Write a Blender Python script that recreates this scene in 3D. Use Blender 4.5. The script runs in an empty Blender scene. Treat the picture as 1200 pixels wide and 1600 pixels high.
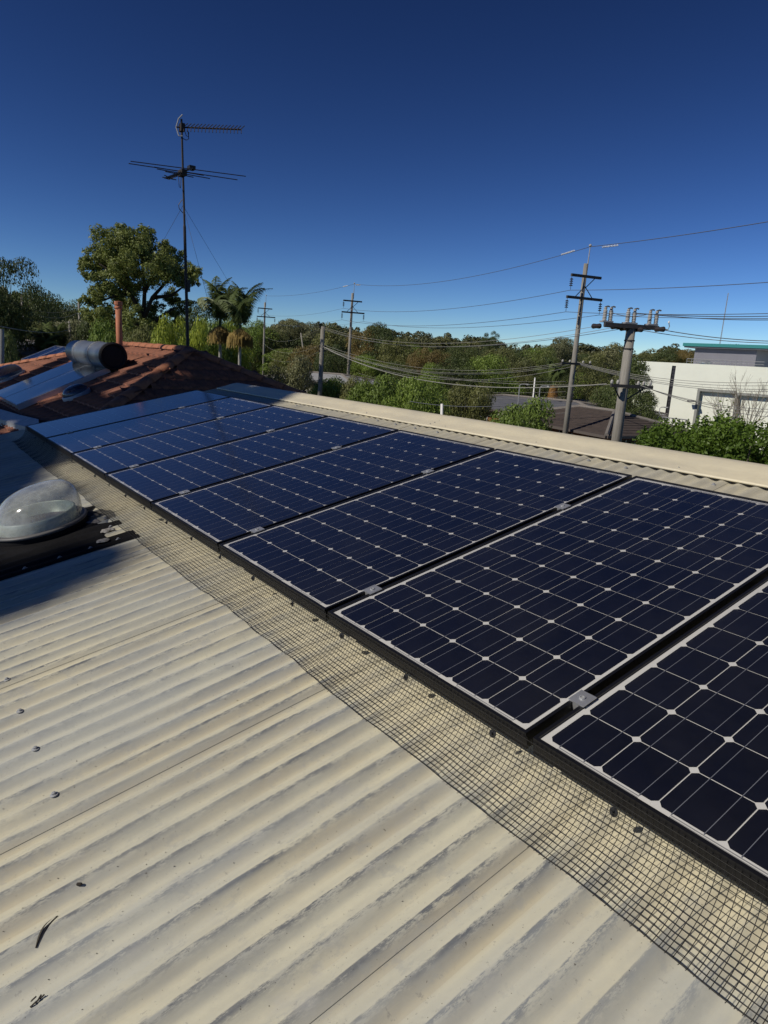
import bpy, math, random
import numpy as np
from mathutils import Vector, Matrix
R = math.radians
PI = math.pi
rnd = random.Random(7)
sc = bpy.context.scene
col = sc.collection

# ------------------------------------------------------------------ camera
TH = R(12.2)                      # pitch of the sheet metal roof
CT, ST = math.cos(TH), math.sin(TH)
CAM = Vector((6.639, -1.0758, 0.7802))
FPX = 1067.39                     # focal length in pixels of a 1600 px high picture
MR = Vector((0.59387598, 0.80257636, 0.05641367))
MD = Vector((0.2132052, -0.08937713, -0.97291072))
MF = Vector((-0.77579306, 0.589816, -0.22419238))
cd = bpy.data.cameras.new('camera'); cam = bpy.data.objects.new('camera', cd); col.objects.link(cam)
cd.sensor_fit = 'VERTICAL'; cd.sensor_height = 36; cd.lens = FPX / 1600 * 36
cd.clip_start = 0.05; cd.clip_end = 4000
m4 = Matrix(((MR.x, -MD.x, -MF.x, CAM.x), (MR.y, -MD.y, -MF.y, CAM.y), (MR.z, -MD.z, -MF.z, CAM.z), (0, 0, 0, 1)))
cam.matrix_world = m4
sc.camera = cam

# ------------------------------------------------------------------ light
SUN_EL, SUN_AZ = 39.0, 259.0      # azimuth counter-clockwise from +X, towards the sun
w = bpy.data.worlds.new('World'); sc.world = w; w.use_nodes = True
wn = w.node_tree.nodes; wl = w.node_tree.links
sky = wn.new('ShaderNodeTexSky'); sky.sky_type = 'NISHITA'; sky.sun_disc = False
sky.sun_elevation = R(SUN_EL); sky.sun_rotation = R(450 - SUN_AZ)
sky.air_density = 0.7; sky.dust_density = 0.0; sky.ozone_density = 3.0
gm = wn.new('ShaderNodeGamma'); gm.inputs[1].default_value = 1.85          # the camera's contrast, the same for the whole sky
hs = wn.new('ShaderNodeMixRGB'); hs.blend_type = 'MULTIPLY'; hs.inputs[0].default_value = 1.0; hs.inputs[2].default_value = (.131, .132, .141, 1)
wl.new(sky.outputs[0], gm.inputs[0]); wl.new(gm.outputs[0], hs.inputs[1]); wl.new(hs.outputs[0], wn['Background'].inputs[0])
wn['Background'].inputs[1].default_value = 0.10
sd = Vector((math.cos(R(SUN_AZ)) * math.cos(R(SUN_EL)), math.sin(R(SUN_AZ)) * math.cos(R(SUN_EL)), math.sin(R(SUN_EL))))
sl = bpy.data.lights.new('sun', 'SUN'); sl.energy = 3.5; sl.angle = R(0.53); sl.color = (1.0, 0.92, 0.80)
so = bpy.data.objects.new('sun', sl); col.objects.link(so); so.rotation_euler = sd.to_track_quat('Z', 'Y').to_euler()
sc.view_settings.view_transform = 'Standard'; sc.view_settings.look = 'None'
sc.view_settings.exposure = 0.12; sc.view_settings.gamma = 1.0; sc.view_settings.use_curve_mapping = False

# ------------------------------------------------------------------ helpers
def roofpt(x, y, z): return Vector((x, y * CT - z * ST, y * ST + z * CT))
def ray(px, py): return MR * ((px - 600) / FPX) + MD * ((py - 800) / FPX) + MF
def at(px, py, D):
    d = ray(px, py); t = D / math.hypot(d.x, d.y); return CAM + d * t
def onplane(px, py, p0, n):
    d = ray(px, py); t = (p0 - CAM).dot(n) / d.dot(n); return CAM + d * t
def ground_z(x, y):
    D = math.hypot(x - 3, y)
    pts = [(0, -3.7), (22, -3.9), (55, -6.3), (95, -6.0), (150, -3.2), (230, 0.5), (330, 2.0), (4000, 2.0)]
    for (a, za), (b, zb) in zip(pts, pts[1:]):
        if D <= b:
            t = (D - a) / (b - a); return za + (zb - za) * t
    return 2.0

class MB:
    def __init__(s): s.v = []; s.f = []
    def quad(s, a, b, c, d):
        n = len(s.v); s.v += [tuple(a), tuple(b), tuple(c), tuple(d)]; s.f.append((n, n + 1, n + 2, n + 3)); return s
    def box(s, x0, x1, y0, y1, z0, z1, M=None):
        n = len(s.v)
        for x, y, z in ((x0,y0,z0),(x1,y0,z0),(x1,y1,z0),(x0,y1,z0),(x0,y0,z1),(x1,y0,z1),(x1,y1,z1),(x0,y1,z1)):
            p = Vector((x, y, z)); p = M @ p if M else p; s.v.append(tuple(p))
        for f in ((0,3,2,1),(4,5,6,7),(0,1,5,4),(1,2,6,5),(2,3,7,6),(3,0,4,7)): s.f.append(tuple(n + i for i in f))
        return s
    def tube(s, pts, rad, n=8, cap=True):
        pts = [Vector(p) for p in pts]; m = len(pts)
        if not hasattr(rad, '__len__'): rad = [rad] * m
        b = len(s.v); ref = None
        for i, p in enumerate(pts):
            t = (pts[min(i + 1, m - 1)] - pts[max(i - 1, 0)])
            t = t.normalized() if t.length > 1e-9 else Vector((0, 0, 1))
            if ref is None: ref = Vector((1, 0, 0)) if abs(t.x) < .8 else Vector((0, 1, 0))
            u = (ref - t * ref.dot(t)).normalized(); ref = u; v = t.cross(u)
            for k in range(n):
                a = 2 * PI * k / n; s.v.append(tuple(p + (u * math.cos(a) + v * math.sin(a)) * rad[i]))
        for i in range(m - 1):
            for k in range(n):
                k2 = (k + 1) % n
                s.f.append((b + i * n + k, b + i * n + k2, b + (i + 1) * n + k2, b + (i + 1) * n + k))
        if cap: s.f.append(tuple(b + k for k in reversed(range(n)))); s.f.append(tuple(b + (m - 1) * n + k for k in range(n)))
        return s
    def lathe(s, prof, n=24, c=(0, 0, 0), sx=1, sy=1, M=None):
        b = len(s.v); m = len(prof)
        for r, z in prof:
            for k in range(n):
                a = 2 * PI * k / n
                p = Vector((c[0] + r * math.cos(a) * sx, c[1] + r * math.sin(a) * sy, c[2] + z))
                s.v.append(tuple(M @ p if M else p))
        for i in range(m - 1):
            for k in range(n):
                k2 = (k + 1) % n; s.f.append((b + i * n + k, b + i * n + k2, b + (i + 1) * n + k2, b + (i + 1) * n + k))
        if prof[-1][0] > 1e-6: s.f.append(tuple(b + (m - 1) * n + k for k in range(n)))
        return s
    def prism(s, poly, z0, z1, M=None):
        b = len(s.v); n = len(poly)
        for z in (z0, z1):
            for x, y in poly:
                p = Vector((x, y, z)); s.v.append(tuple(M @ p if M else p))
        s.f.append(tuple(b + i for i in reversed(range(n)))); s.f.append(tuple(b + n + i for i in range(n)))
        for i in range(n):
            j = (i + 1) % n; s.f.append((b + i, b + j, b + n + j, b + n + i))
        return s
    def mesh(s, name, mat=None, smooth=False):
        me = bpy.data.meshes.new(name); me.from_pydata(s.v, [], s.f)
        if mat: me.materials.append(mat)
        if smooth: me.shade_smooth()
        me.update(); return me
    def build(s, name, mat, parent=None, smooth=False):
        return link(name, s.mesh(name, mat, smooth), parent)

def link(name, me, parent=None):
    o = bpy.data.objects.new(name, me); col.objects.link(o)
    if parent: o.parent = parent
    return o
def fast_mesh(name, V, F, mat, smooth=False):
    me = bpy.data.meshes.new(name); V = np.asarray(V, dtype=np.float32); F = np.asarray(F, dtype=np.int32)
    k = F.shape[1]
    me.vertices.add(len(V)); me.vertices.foreach_set('co', V.ravel())
    me.loops.add(F.size); me.loops.foreach_set('vertex_index', F.ravel())
    me.polygons.add(len(F)); me.polygons.foreach_set('loop_start', np.arange(len(F), dtype=np.int32) * k)
    me.update(calc_edges=True)
    me.materials.append(mat)
    if smooth: me.shade_smooth()
    return me
def tag(o, label=None, cat=None, group=None, kind=None):
    if label: o['label'] = label
    if cat: o['category'] = cat
    if group: o['group'] = group
    if kind: o['kind'] = kind
    return o
def thing(name, label, cat, loc=(0, 0, 0), rot=(0, 0, 0), group=None):
    o = bpy.data.objects.new(name, None); col.objects.link(o); o.location = loc; o.rotation_euler = rot
    o.empty_display_size = .2
    return tag(o, label, cat, group)
def copy_tree(o, label=None, parent=None, loc=None):
    c = o.copy(); col.objects.link(c); c.parent = parent
    if label: c['label'] = label
    if loc is not None: c.location = loc
    for ch in o.children: copy_tree(ch, None, c)
    return c
ROOFROT = (TH, 0, 0)

# ------------------------------------------------------------------ materials
def srgb(h): return tuple(((c / 255) / 12.92 if c <= 10 else ((c / 255 + .055) / 1.055) ** 2.4) for c in h) + (1,)
def mat(name, c, rough=.7, var=.0, scale=8.0, c2=None, metal=0.0, bump=0.0, bscale=60.0, spec=.5, coat=0, stretch=None):
    m = bpy.data.materials.new(name); m.use_nodes = True; n = m.node_tree.nodes; l = m.node_tree.links
    p = n['Principled BSDF']; p.inputs['Base Color'].default_value = (*c[:3], 1); p.inputs['Roughness'].default_value = rough
    p.inputs['Metallic'].default_value = metal; p.inputs['Specular IOR Level'].default_value = spec
    p.inputs['Coat Weight'].default_value = coat; p.inputs['Coat Roughness'].default_value = .06
    tc = n.new('ShaderNodeTexCoord')
    vec = tc.outputs['Object']
    if stretch:
        mp = n.new('ShaderNodeMapping'); mp.inputs['Scale'].default_value = stretch; l.new(vec, mp.inputs[0]); vec = mp.outputs[0]
    if var or c2:
        t = n.new('ShaderNodeTexNoise'); t.inputs['Scale'].default_value = scale; t.inputs['Detail'].default_value = 6; t.inputs['Roughness'].default_value = .65
        l.new(vec, t.inputs['Vector'])
        r = n.new('ShaderNodeValToRGB'); r.color_ramp.elements[0].position = .3; r.color_ramp.elements[1].position = .7
        a = c2 if c2 else tuple(x * (1 - var) for x in c[:3])
        b = c if c2 else tuple(min(1, x * (1 + var)) for x in c[:3])
        r.color_ramp.elements[0].color = (*a[:3], 1); r.color_ramp.elements[1].color = (*b[:3], 1)
        l.new(t.outputs['Fac'], r.inputs[0]); l.new(r.outputs[0], p.inputs['Base Color'])
    if bump:
        t2 = n.new('ShaderNodeTexNoise'); t2.inputs['Scale'].default_value = bscale; t2.inputs['Detail'].default_value = 5; l.new(vec, t2.inputs['Vector'])
        bp = n.new('ShaderNodeBump'); bp.inputs['Strength'].default_value = bump; bp.inputs['Distance'].default_value = .02
        l.new(t2.outputs['Fac'], bp.inputs['Height']); l.new(bp.outputs[0], p.inputs['Normal'])
    return m
def leaf_mat(name, c, var=.35, trans=.3):
    m = bpy.data.materials.new(name); m.use_nodes = True; n = m.node_tree.nodes; l = m.node_tree.links
    out = n['Material Output']; p = n['Principled BSDF']; p.inputs['Roughness'].default_value = .5; p.inputs['Specular IOR Level'].default_value = .3
    tc = n.new('ShaderNodeTexCoord'); t = n.new('ShaderNodeTexNoise'); t.inputs['Scale'].default_value = .9; t.inputs['Detail'].default_value = 5
    l.new(tc.outputs['Object'], t.inputs['Vector'])
    oi = n.new('ShaderNodeObjectInfo')
    ad = n.new('ShaderNodeMath'); ad.operation = 'MULTIPLY_ADD'; ad.inputs[1].default_value = .35; l.new(oi.outputs['Random'], ad.inputs[0]); l.new(t.outputs['Fac'], ad.inputs[2])
    r = n.new('ShaderNodeValToRGB'); e = r.color_ramp.elements; e[0].position = .35; e[1].position = 1.0
    e[0].color = (*[x * (1 - var) for x in c[:3]], 1); e[1].color = (c[0] * (1 + var) + .01, c[1] * (1 + var * .9), c[2] * (1 + var * .3), 1)
    l.new(ad.outputs[0], r.inputs[0]); l.new(r.outputs[0], p.inputs['Base Color'])
    tr = n.new('ShaderNodeBsdfTranslucent'); l.new(r.outputs[0], tr.inputs['Color'])
    mx = n.new('ShaderNodeMixShader'); mx.inputs[0].default_value = trans
    l.new(p.outputs[0], mx.inputs[1]); l.new(tr.outputs[0], mx.inputs[2]); l.new(mx.outputs[0], out.inputs['Surface'])
    return m

def glass_mat(name, dust=.03, dustcol=(.45, .42, .36), tint=(1, 1, 1), rough=.03, dscale=3.0, dmax=.12, ior=1.5, power=4.6):
    m = bpy.data.materials.new(name); m.use_nodes = True; n = m.node_tree.nodes; l = m.node_tree.links
    n.remove(n['Principled BSDF']); out = n['Material Output']
    tr = n.new('ShaderNodeBsdfTransparent'); tr.inputs[0].default_value = (*tint, 1)
    gl = n.new('ShaderNodeBsdfGlossy'); gl.inputs['Roughness'].default_value = rough
    lw = n.new('ShaderNodeLayerWeight'); lw.inputs[0].default_value = .5
    pw_ = n.new('ShaderNodeMath'); pw_.operation = 'POWER'; pw_.inputs[1].default_value = power; l.new(lw.outputs['Facing'], pw_.inputs[0])
    f0 = ((ior - 1) / (ior + 1)) ** 2
    fr = n.new('ShaderNodeMath'); fr.operation = 'MULTIPLY_ADD'; fr.inputs[1].default_value = 1 - f0; fr.inputs[2].default_value = f0; l.new(pw_.outputs[0], fr.inputs[0])
    df = n.new('ShaderNodeBsdfDiffuse'); df.inputs[0].default_value = (*dustcol, 1)
    tc = n.new('ShaderNodeTexCoord'); t = n.new('ShaderNodeTexNoise'); t.inputs['Scale'].default_value = dscale; t.inputs['Detail'].default_value = 8
    t.inputs['Roughness'].default_value = .7
    l.new(tc.outputs['Object'], t.inputs['Vector'])
    mr = n.new('ShaderNodeMapRange'); mr.inputs[1].default_value = .4; mr.inputs[2].default_value = .8; mr.inputs[3].default_value = dust; mr.inputs[4].default_value = dmax
    l.new(t.outputs['Fac'], mr.inputs[0])
    m1 = n.new('ShaderNodeMixShader'); l.new(mr.outputs[0], m1.inputs[0]); l.new(tr.outputs[0], m1.inputs[1]); l.new(df.outputs[0], m1.inputs[2])
    m2 = n.new('ShaderNodeMixShader'); l.new(fr.outputs[0], m2.inputs[0]); l.new(m1.outputs[0], m2.inputs[1]); l.new(gl.outputs[0], m2.inputs[2])
    l.new(m2.outputs[0], out.inputs['Surface']); return m

def roof_paint():
    """cream paint on custom-orb sheet: worn to grey zinc along the crests, tan dirt beside them"""
    m = bpy.data.materials.new('weathered_cream_roof_paint'); m.use_nodes = True; n = m.node_tree.nodes; l = m.node_tree.links
    p = n['Principled BSDF']; p.inputs['Roughness'].default_value = .55; p.inputs['Specular IOR Level'].default_value = .35
    tc = n.new('ShaderNodeTexCoord'); sx = n.new('ShaderNodeSeparateXYZ'); l.new(tc.outputs['Object'], sx.inputs[0])
    def math_(op, a, b=None, c=None):
        q = n.new('ShaderNodeMath'); q.operation = op
        for i, v in enumerate((a, b, c)):
            if v is None: continue
            if isinstance(v, (int, float)): q.inputs[i].default_value = v
            else: l.new(v, q.inputs[i])
        return q.outputs[0]
    def noise(scale, st=(1, 1, 1), det=6, ro=.6):
        mp = n.new('ShaderNodeMapping'); mp.inputs['Scale'].default_value = st; l.new(tc.outputs['Object'], mp.inputs[0])
        t = n.new('ShaderNodeTexNoise'); t.inputs['Scale'].default_value = scale; t.inputs['Detail'].default_value = det; t.inputs['Roughness'].default_value = ro
        l.new(mp.outputs[0], t.inputs['Vector']); return t.outputs['Fac']
    def ramp(v, stops):
        q = n.new('ShaderNodeValToRGB'); e = q.color_ramp.elements
        e[0].position = stops[0][0]; e[0].color = (stops[0][1],) * 3 + (1,); e[1].position = stops[-1][0]; e[1].color = (stops[-1][1],) * 3 + (1,)
        for a, b in stops[1:-1]: x = e.new(a); x.color = (b,) * 3 + (1,)
        l.new(v, q.inputs[0]); return q.outputs[0]
    def mix(fac, a, b):
        q = n.new('ShaderNodeMixRGB'); l.new(fac, q.inputs[0])
        for i, v in ((1, a), (2, b)):
            if isinstance(v, tuple): q.inputs[i].default_value = (*v, 1)
            else: l.new(v, q.inputs[i])
        return q.outputs[0]
    ph = math_('FRACT', math_('DIVIDE', math_('SUBTRACT', sx.outputs[0], CREST0 - .5 * PITCH), PITCH))      # crest at .5
    phw = math_('ADD', ph, math_('MULTIPLY', math_('SUBTRACT', noise(7, (1, .35, 1), 7, .72), .5), .16))
    yz = math_('ADD', sx.outputs[1], math_('MULTIPLY', math_('SUBTRACT', noise(6, (1, 1, 1), 5, .6), .5), .10))
    shel = ramp(math_('MULTIPLY_ADD', yz, 2.0, .55), [(.0, 0), (.27, 0), (.43, 1)])     # sheltered strip by and under the panels
    keep = math_('MULTIPLY_ADD', shel, -.80, 1.0)
    big = noise(1.6, (1, .35, 1), 4)
    line = math_('MULTIPLY', ramp(phw, [(.0, 0), (.44, 0), (.465, 1), (.56, 1), (.68, .25), (.8, 0)]), math_('MULTIPLY', ramp(noise(30, (1, .24, 1), 10, .88), [(.46, 0), (.52, 1)]), ramp(noise(4.5, (1.5, .45, 1), 5, .6), [(.34, .15), (.52, 1)])))
    wash = math_('MULTIPLY', ramp(phw, [(.0, 0), (.46, 0), (.52, 1), (.82, .55), (.93, 0)]), ramp(noise(5, (1.6, .3, 1), 7, .65), [(.36, 0.15), (.66, 1)]))
    tan = math_('MULTIPLY', ramp(phw, [(.0, .35), (.12, .0), (.5, .0), (.68, 1), (.95, .8)]), ramp(noise(3.1, (1.3, .5, 1), 6, .6), [(.42, 0), (.62, 1)]))
    c = mix(ramp(big, [(.35, 0), (.65, 1)]), (.55, .535, .42), (.60, .56, .405))
    c = mix(math_('MULTIPLY', shel, .75), c, (.66, .60, .42))
    c = mix(math_('MULTIPLY', math_('MULTIPLY', tan, keep), .70), c, (.43, .37, .25))
    c = mix(math_('MULTIPLY', math_('MULTIPLY', wash, keep), .85), c, (.27, .285, .285))
    c = mix(math_('MULTIPLY', math_('MULTIPLY', line, keep), .95), c, (.105, .115, .13))
    top_ = math_('MULTIPLY', ramp(math_('MULTIPLY_ADD', sx.outputs[1], 2.0, -2.9), [(.0, 0), (.12, 0), (.3, 1)]), ramp(noise(7, (1.2, .5, 1), 6, .7), [(.30, .35), (.62, 1)]))
    c = mix(math_('MULTIPLY', top_, .85), c, (.33, .32, .275))
    c = mix(math_('MULTIPLY', ramp(noise(2.4, (1, .8, 1), 8, .75), [(.46, 0), (.64, 1)]), .45), c, (.37, .37, .325))
    c = mix(math_('MULTIPLY', math_('MULTIPLY', ramp(noise(1.1, (3, .5, 1), 5, .6), [(.48, 0), (.60, 1)]), keep), .42), c, (.40, .425, .42))
    c = mix(math_('MULTIPLY', ramp(noise(17, (1, .7, 1), 6, .75), [(.56, 0), (.62, 1)]), .30), c, (.31, .32, .31))
    c = mix(math_('MULTIPLY', ramp(noise(55, (1, 1, 1), 4, .8), [(.63, 0), (.68, 1)]), .5), c, (.22, .215, .20))
    c = mix(math_('MULTIPLY', ramp(noise(9, (1, .6, 1), 5, .6), [(.60, 0), (.74, 1)]), .45), c, (.38, .38, .37))
    c = mix(math_('MULTIPLY', ramp(noise(170, (1, 1, 1), 1, .5), [(.76, 0), (.80, 1)]), .75), c, (.06, .05, .035))
    l.new(c, p.inputs['Base Color'])
    bp = n.new('ShaderNodeBump'); bp.inputs['Strength'].default_value = .25; bp.inputs['Distance'].default_value = .002
    l.new(noise(80, (1, .6, 1), 6, .7), bp.inputs['Height']); l.new(bp.outputs[0], p.inputs['Normal'])
    return m

PITCH = .0762; LAP0 = 4.375; CREST0 = LAP0 - .024
M = {}
M['roof'] = roof_paint()
M['cap'] = mat('cream_capping_paint', (.68, .615, .44), .5, c2=(.54, .50, .385), scale=3.2, bump=.25, bscale=9)
M['black_frame'] = mat('black_anodised_aluminium', (.006, .006, .007), .42, metal=0.0, spec=.45)
M['cell'] = mat('monocrystalline_cell', (.0040, .0048, .0105), .35, var=.45, scale=3, spec=.45)
M['backsheet'] = mat('white_backsheet', (.62, .62, .60), .6)
M['busbar'] = mat('silver_busbar', (.16, .17, .20), .45)
M['ribbon'] = mat('tinned_ribbon', (.25, .255, .265), .4)
M['pglass'] = glass_mat('dusty_panel_glass', dust=.004, dmax=.03, dscale=2.2, rough=.13, power=2.9)
M['alu'] = mat('aluminium', (.55, .56, .57), .38, var=.1, metal=.7)
M['galv'] = mat('galvanised_steel', (.36, .37, .38), .5, var=.2, metal=.3, scale=12)
M['wire'] = mat('black_wire', (.012, .011, .010), .6)
M['blackplastic'] = mat('black_plastic', (.010, .010, .011), .5)
M['blackpaint'] = mat('black_bitumen_paint', (.0032, .0032, .0042), .75, var=.3, scale=14, bump=.15, bscale=50, spec=.2)
M['sealant'] = mat('grey_sealant', (.22, .21, .20), .8, var=.3, scale=30, bump=.6, bscale=60)
M['tile'] = mat('terracotta_roof_tile', (.27, .10, .055), .85, c2=(.10, .045, .032), scale=7, bump=.4, bscale=40)
M['ridge'] = mat('terracotta_ridge_tile', (.40, .15, .07), .85, c2=(.20, .085, .05), scale=6, bump=.5, bscale=30)
M['darktile'] = mat('aged_brown_tile', (.075, .055, .045), .9, c2=(.035, .028, .025), scale=3, bump=.3)
M['ridgecap'] = mat('aged_grey_ridge', (.17, .155, .14), .85, var=.2)
M['terracotta'] = mat('terracotta_pipe', (.42, .15, .075), .75, var=.2, scale=12)
M['tank'] = mat('weathered_steel_tank', (.15, .165, .185), .42, var=.25, scale=3, metal=.45)
M['tankend'] = mat('black_tank_end', (.006, .006, .007), .8)
M['collector_glass'] = glass_mat('collector_glass', dust=.05, dmax=.12, rough=.08, dscale=2, dustcol=(.35, .38, .42), ior=1.8)
M['collector'] = mat('dark_collector_plate', (.012, .014, .02), .4)
M['mast'] = mat('rusty_black_mast', (.018, .013, .012), .65, var=.3, scale=10)
M['brick'] = mat('red_brick', (.30, .115, .06), .9, var=.3, scale=9)
M['white'] = mat('white_paint', (.72, .72, .70), .6)
M['bwall'] = mat('cream_white_tilt_panel', (.74, .77, .67), .75, var=.05, scale=.6)
M['bgrey'] = mat('shaded_lilac_grey_cladding', (.17, .17, .20), .6, var=.06, scale=.8)  # lilac grey has the shade of the upper storey in its colour
M['bdark'] = mat('dark_louvre', (.03, .03, .035), .4)
M['bjamb'] = mat('shade_grey_reveal_and_post', (.26, .27, .25), .8, var=.1)  # grey holds the shade on jambs and lintels; the edge post shares it
M['teal'] = mat('teal_fascia', (.02, .20, .20), .5)
M['glassdark'] = mat('dark_window_glass', (.015, .018, .022), .12, spec=.6)
M['greyroof'] = mat('grey_metal_roofing', (.115, .12, .135), .6, var=.1, scale=.8)
M['paleroof'] = mat('pale_grey_roofing', (.30, .31, .32), .6, var=.1, scale=.8)
M['timber'] = mat('weathered_grey_timber', (.30, .285, .25), .85, c2=(.16, .15, .13), scale=4, bump=.5, bscale=18, stretch=(3, 3, .25))
M['steelarm'] = mat('dark_crossarm', (.045, .043, .042), .7, var=.3)
M['porcelain'] = mat('grey_porcelain', (.38, .37, .35), .4)
M['porcelain_dark'] = mat('brown_porcelain', (.035, .03, .03), .35)
M['cable'] = mat('aluminium_conductor', (.22, .22, .21), .5)
M['cable_pale'] = mat('pale_insulated_cable', (.30, .295, .27), .6)  # palest of the three cable colours
M['cable_dark'] = mat('dark_conductor', (.10, .11, .13), .6)
M['bark'] = mat('grey_brown_bark', (.12, .095, .075), .9, var=.4, scale=3, bump=.6, bscale=12)
M['palebark'] = mat('pale_palm_bark', (.33, .32, .29), .85, var=.25, scale=3)
M['darkbark'] = mat('dark_bark', (.035, .028, .022), .9, var=.4, scale=3)
M['grass'] = mat('grass_and_dirt', (.075, .085, .03), .95, c2=(.04, .05, .02), scale=.15)
M['asphalt'] = mat('asphalt', (.05, .05, .052), .9, var=.15, scale=3)
M['l_gum'] = leaf_mat('gum_leaves', (0.177, 0.220, 0.068), .3)
M['l_dark'] = leaf_mat('dark_leaves', (0.085, 0.121, 0.044), .3)
M['l_olive'] = leaf_mat('olive_leaves', (0.160, 0.180, 0.069), .3)
M['l_light'] = leaf_mat('light_green_leaves', (0.175, 0.259, 0.054), .3)
M['l_lime'] = leaf_mat('yellow_green_leaves', (0.259, 0.320, 0.046), .3)
M['l_orange'] = leaf_mat('orange_brown_leaves', (0.206, 0.163, 0.062), .25)
M['l_grey'] = leaf_mat('grey_green_leaves', (0.199, 0.214, 0.114), .25)
M['l_hedge'] = leaf_mat('hedge_leaves', (0.104, 0.183, 0.027), .35)
M['l_palm'] = leaf_mat('palm_leaflets', (0.130, 0.182, 0.069), .3)
M['straw'] = leaf_mat('straw_seed_strands', (0.400, 0.310, 0.130), .3)

# ------------------------------------------------------------------ ground
def terrain():
    V = []; F = []
    rs = [0, 6, 12, 18, 25, 35, 45, 55, 70, 85, 100, 125, 150, 190, 230, 280, 330, 500, 900, 2500]; n = 72
    for r in rs:
        for k in range(n):
            a = 2 * PI * k / n; x = 3 + r * math.cos(a); y = r * math.sin(a)
            V.append((x, y, ground_z(x, y) + (.25 * math.sin(x * .09) * math.cos(y * .07) if 20 < r < 400 else 0)))
    for i in range(len(rs) - 1):
        for k in range(n):
            k2 = (k + 1) % n; F.append((i * n + k, i * n + k2, (i + 1) * n + k2, (i + 1) * n + k))
    tag(link('ground', fast_mesh('ground', V, F, M['grass'], True)), kind='structure')
terrain()

# ------------------------------------------------------------------ metal roof of the near house
XL, XR = -.60, 9.6
YB, YT = -3.2, 2.13
house = thing('metal_roofed_house', 'near house with cream painted corrugated metal roof under the solar panels', 'house', (0, 0, 0), ROOFROT)
def crest_z(x): return -.12 - .0070 + .0070 * math.cos(2 * PI * (x - CREST0) / PITCH)
def sheet(xa, xb):
    seg = PITCH / 18; n = int(round((xb - xa) / seg)); ys = [YB, -2.2, -1.2, -.3, .6, 1.3, YT]
    V = []; F = []; xs = [xa + (xb - xa) * i / n for i in range(n + 1)]
    for y in ys:
        for x in xs:
            lift = .0016 * max(0, min(1, (x - (xb - 1.1 * PITCH)) / (.5 * PITCH)))
            V.append((x, y, crest_z(x) + lift))
    w_ = n + 1
    for j in range(len(ys) - 1):
        for i in range(n): F.append((j * w_ + i, j * w_ + i + 1, (j + 1) * w_ + i + 1, (j + 1) * w_ + i))
    b = len(V)                                    # turned down edge of the lapping sheet
    for y in (YB, YT): V.append((xb, y, crest_z(xb) + .0016)); V.append((xb + .0004, y, crest_z(xb) + .0008))
    F.append((b, b + 1, b + 3, b + 2))
    me = fast_mesh('roof_sheet', V, F, M['roof'], True)
    return link('roof_sheet', me, house)
k0 = int(math.floor((XL - LAP0) / .762)); k1 = int(math.ceil((XR - LAP0) / .762))
for k in range(k0, k1 + 1):
    xb = LAP0 + .762 * k; xa = xb - .762 - .055
    if xb < XL + .05: continue
    sheet(max(xa, XL), min(xb, XR))
# ridge capping swept along x
def sweep(prof, x0, x1, nseg=1):
    m = MB(); n = len(prof)
    for i in range(nseg + 1):
        x = x0 + (x1 - x0) * i / nseg
        for y, z in prof: m.v.append((x, y, z))
    for i in range(nseg):
        for j in range(n - 1): m.f.append((i * n + j, (i + 1) * n + j, (i + 1) * n + j + 1, i * n + j + 1))
    return m
CAPP = [(2.024, -.1195), (2.019, -.118), (2.016, -.113), (2.019, -.108), (2.028, -.107), (2.09, -.1065), (2.125, -.105), (2.145, -.1025), (2.17, -.0990), (2.22, -.0970), (2.262, -.0985), (2.272, -.104), (2.276, -.13), (2.55, -.27), (2.553, -.29)]
for xa, xb, dz in ((-.56, 3.05, 0), (3.0, 6.6, .0022), (6.55, XR, .004)):
    sweep([(y, z + dz) for y, z in CAPP], xa, xb).build('ridge_capping', M['cap'], house, True)
# back slope, fascia and walls under the roof (built in roof space, kept vertical with world transforms)
inv = Matrix.Rotation(-TH, 4, 'X')
def w2r(p): return tuple(inv @ Vector(p))
b = MB()
pk = roofpt(0, 2.30, -.14)
for xa, xb in ((XL, XR),):
    b.quad(w2r((xa, pk.y, pk.z)), w2r((xb, pk.y, pk.z)), w2r((xb, pk.y + 3.2, pk.z - 1.5)), w2r((xa, pk.y + 3.2, pk.z - 1.5)))
b.build('back_roof_slope', M['cap'], house)
wl_ = MB(); y0 = roofpt(0, YB, 0).y + .5
def wallpoly(x):
    pts = [(x, y0, -3.9), (x, y0, roofpt(0, YB, -.2).z + .08), (x, pk.y, pk.z - .08), (x, pk.y + 2.8, pk.z - 1.42), (x, pk.y + 2.8, -3.9)]
    return [w2r(p) for p in pts]
for x in (XL + .25, XR - .3):
    n0 = len(wl_.v); wl_.v += wallpoly(x); wl_.f.append(tuple(range(n0, n0 + 5)))
n0 = len(wl_.v)
wl_.quad(w2r((XL + .25, y0, -3.9)), w2r((XR - .3, y0, -3.9)), w2r((XR - .3, y0, roofpt(0, YB, -.2).z + .08)), w2r((XL + .25, y0, roofpt(0, YB, -.2).z + .08)))
wl_.quad(w2r((XL + .25, pk.y + 2.8, -3.9)), w2r((XR - .3, pk.y + 2.8, -3.9)), w2r((XR - .3, pk.y + 2.8, pk.z - 1.42)), w2r((XL + .25, pk.y + 2.8, pk.z - 1.42)))
wl_.build('wall', M['brick'], house)
f_ = MB().box(XL + .0, XL + .025, YB + .02, 2.28, -.30, -.142); f_.build('barge_board', M['cap'], house)
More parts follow.
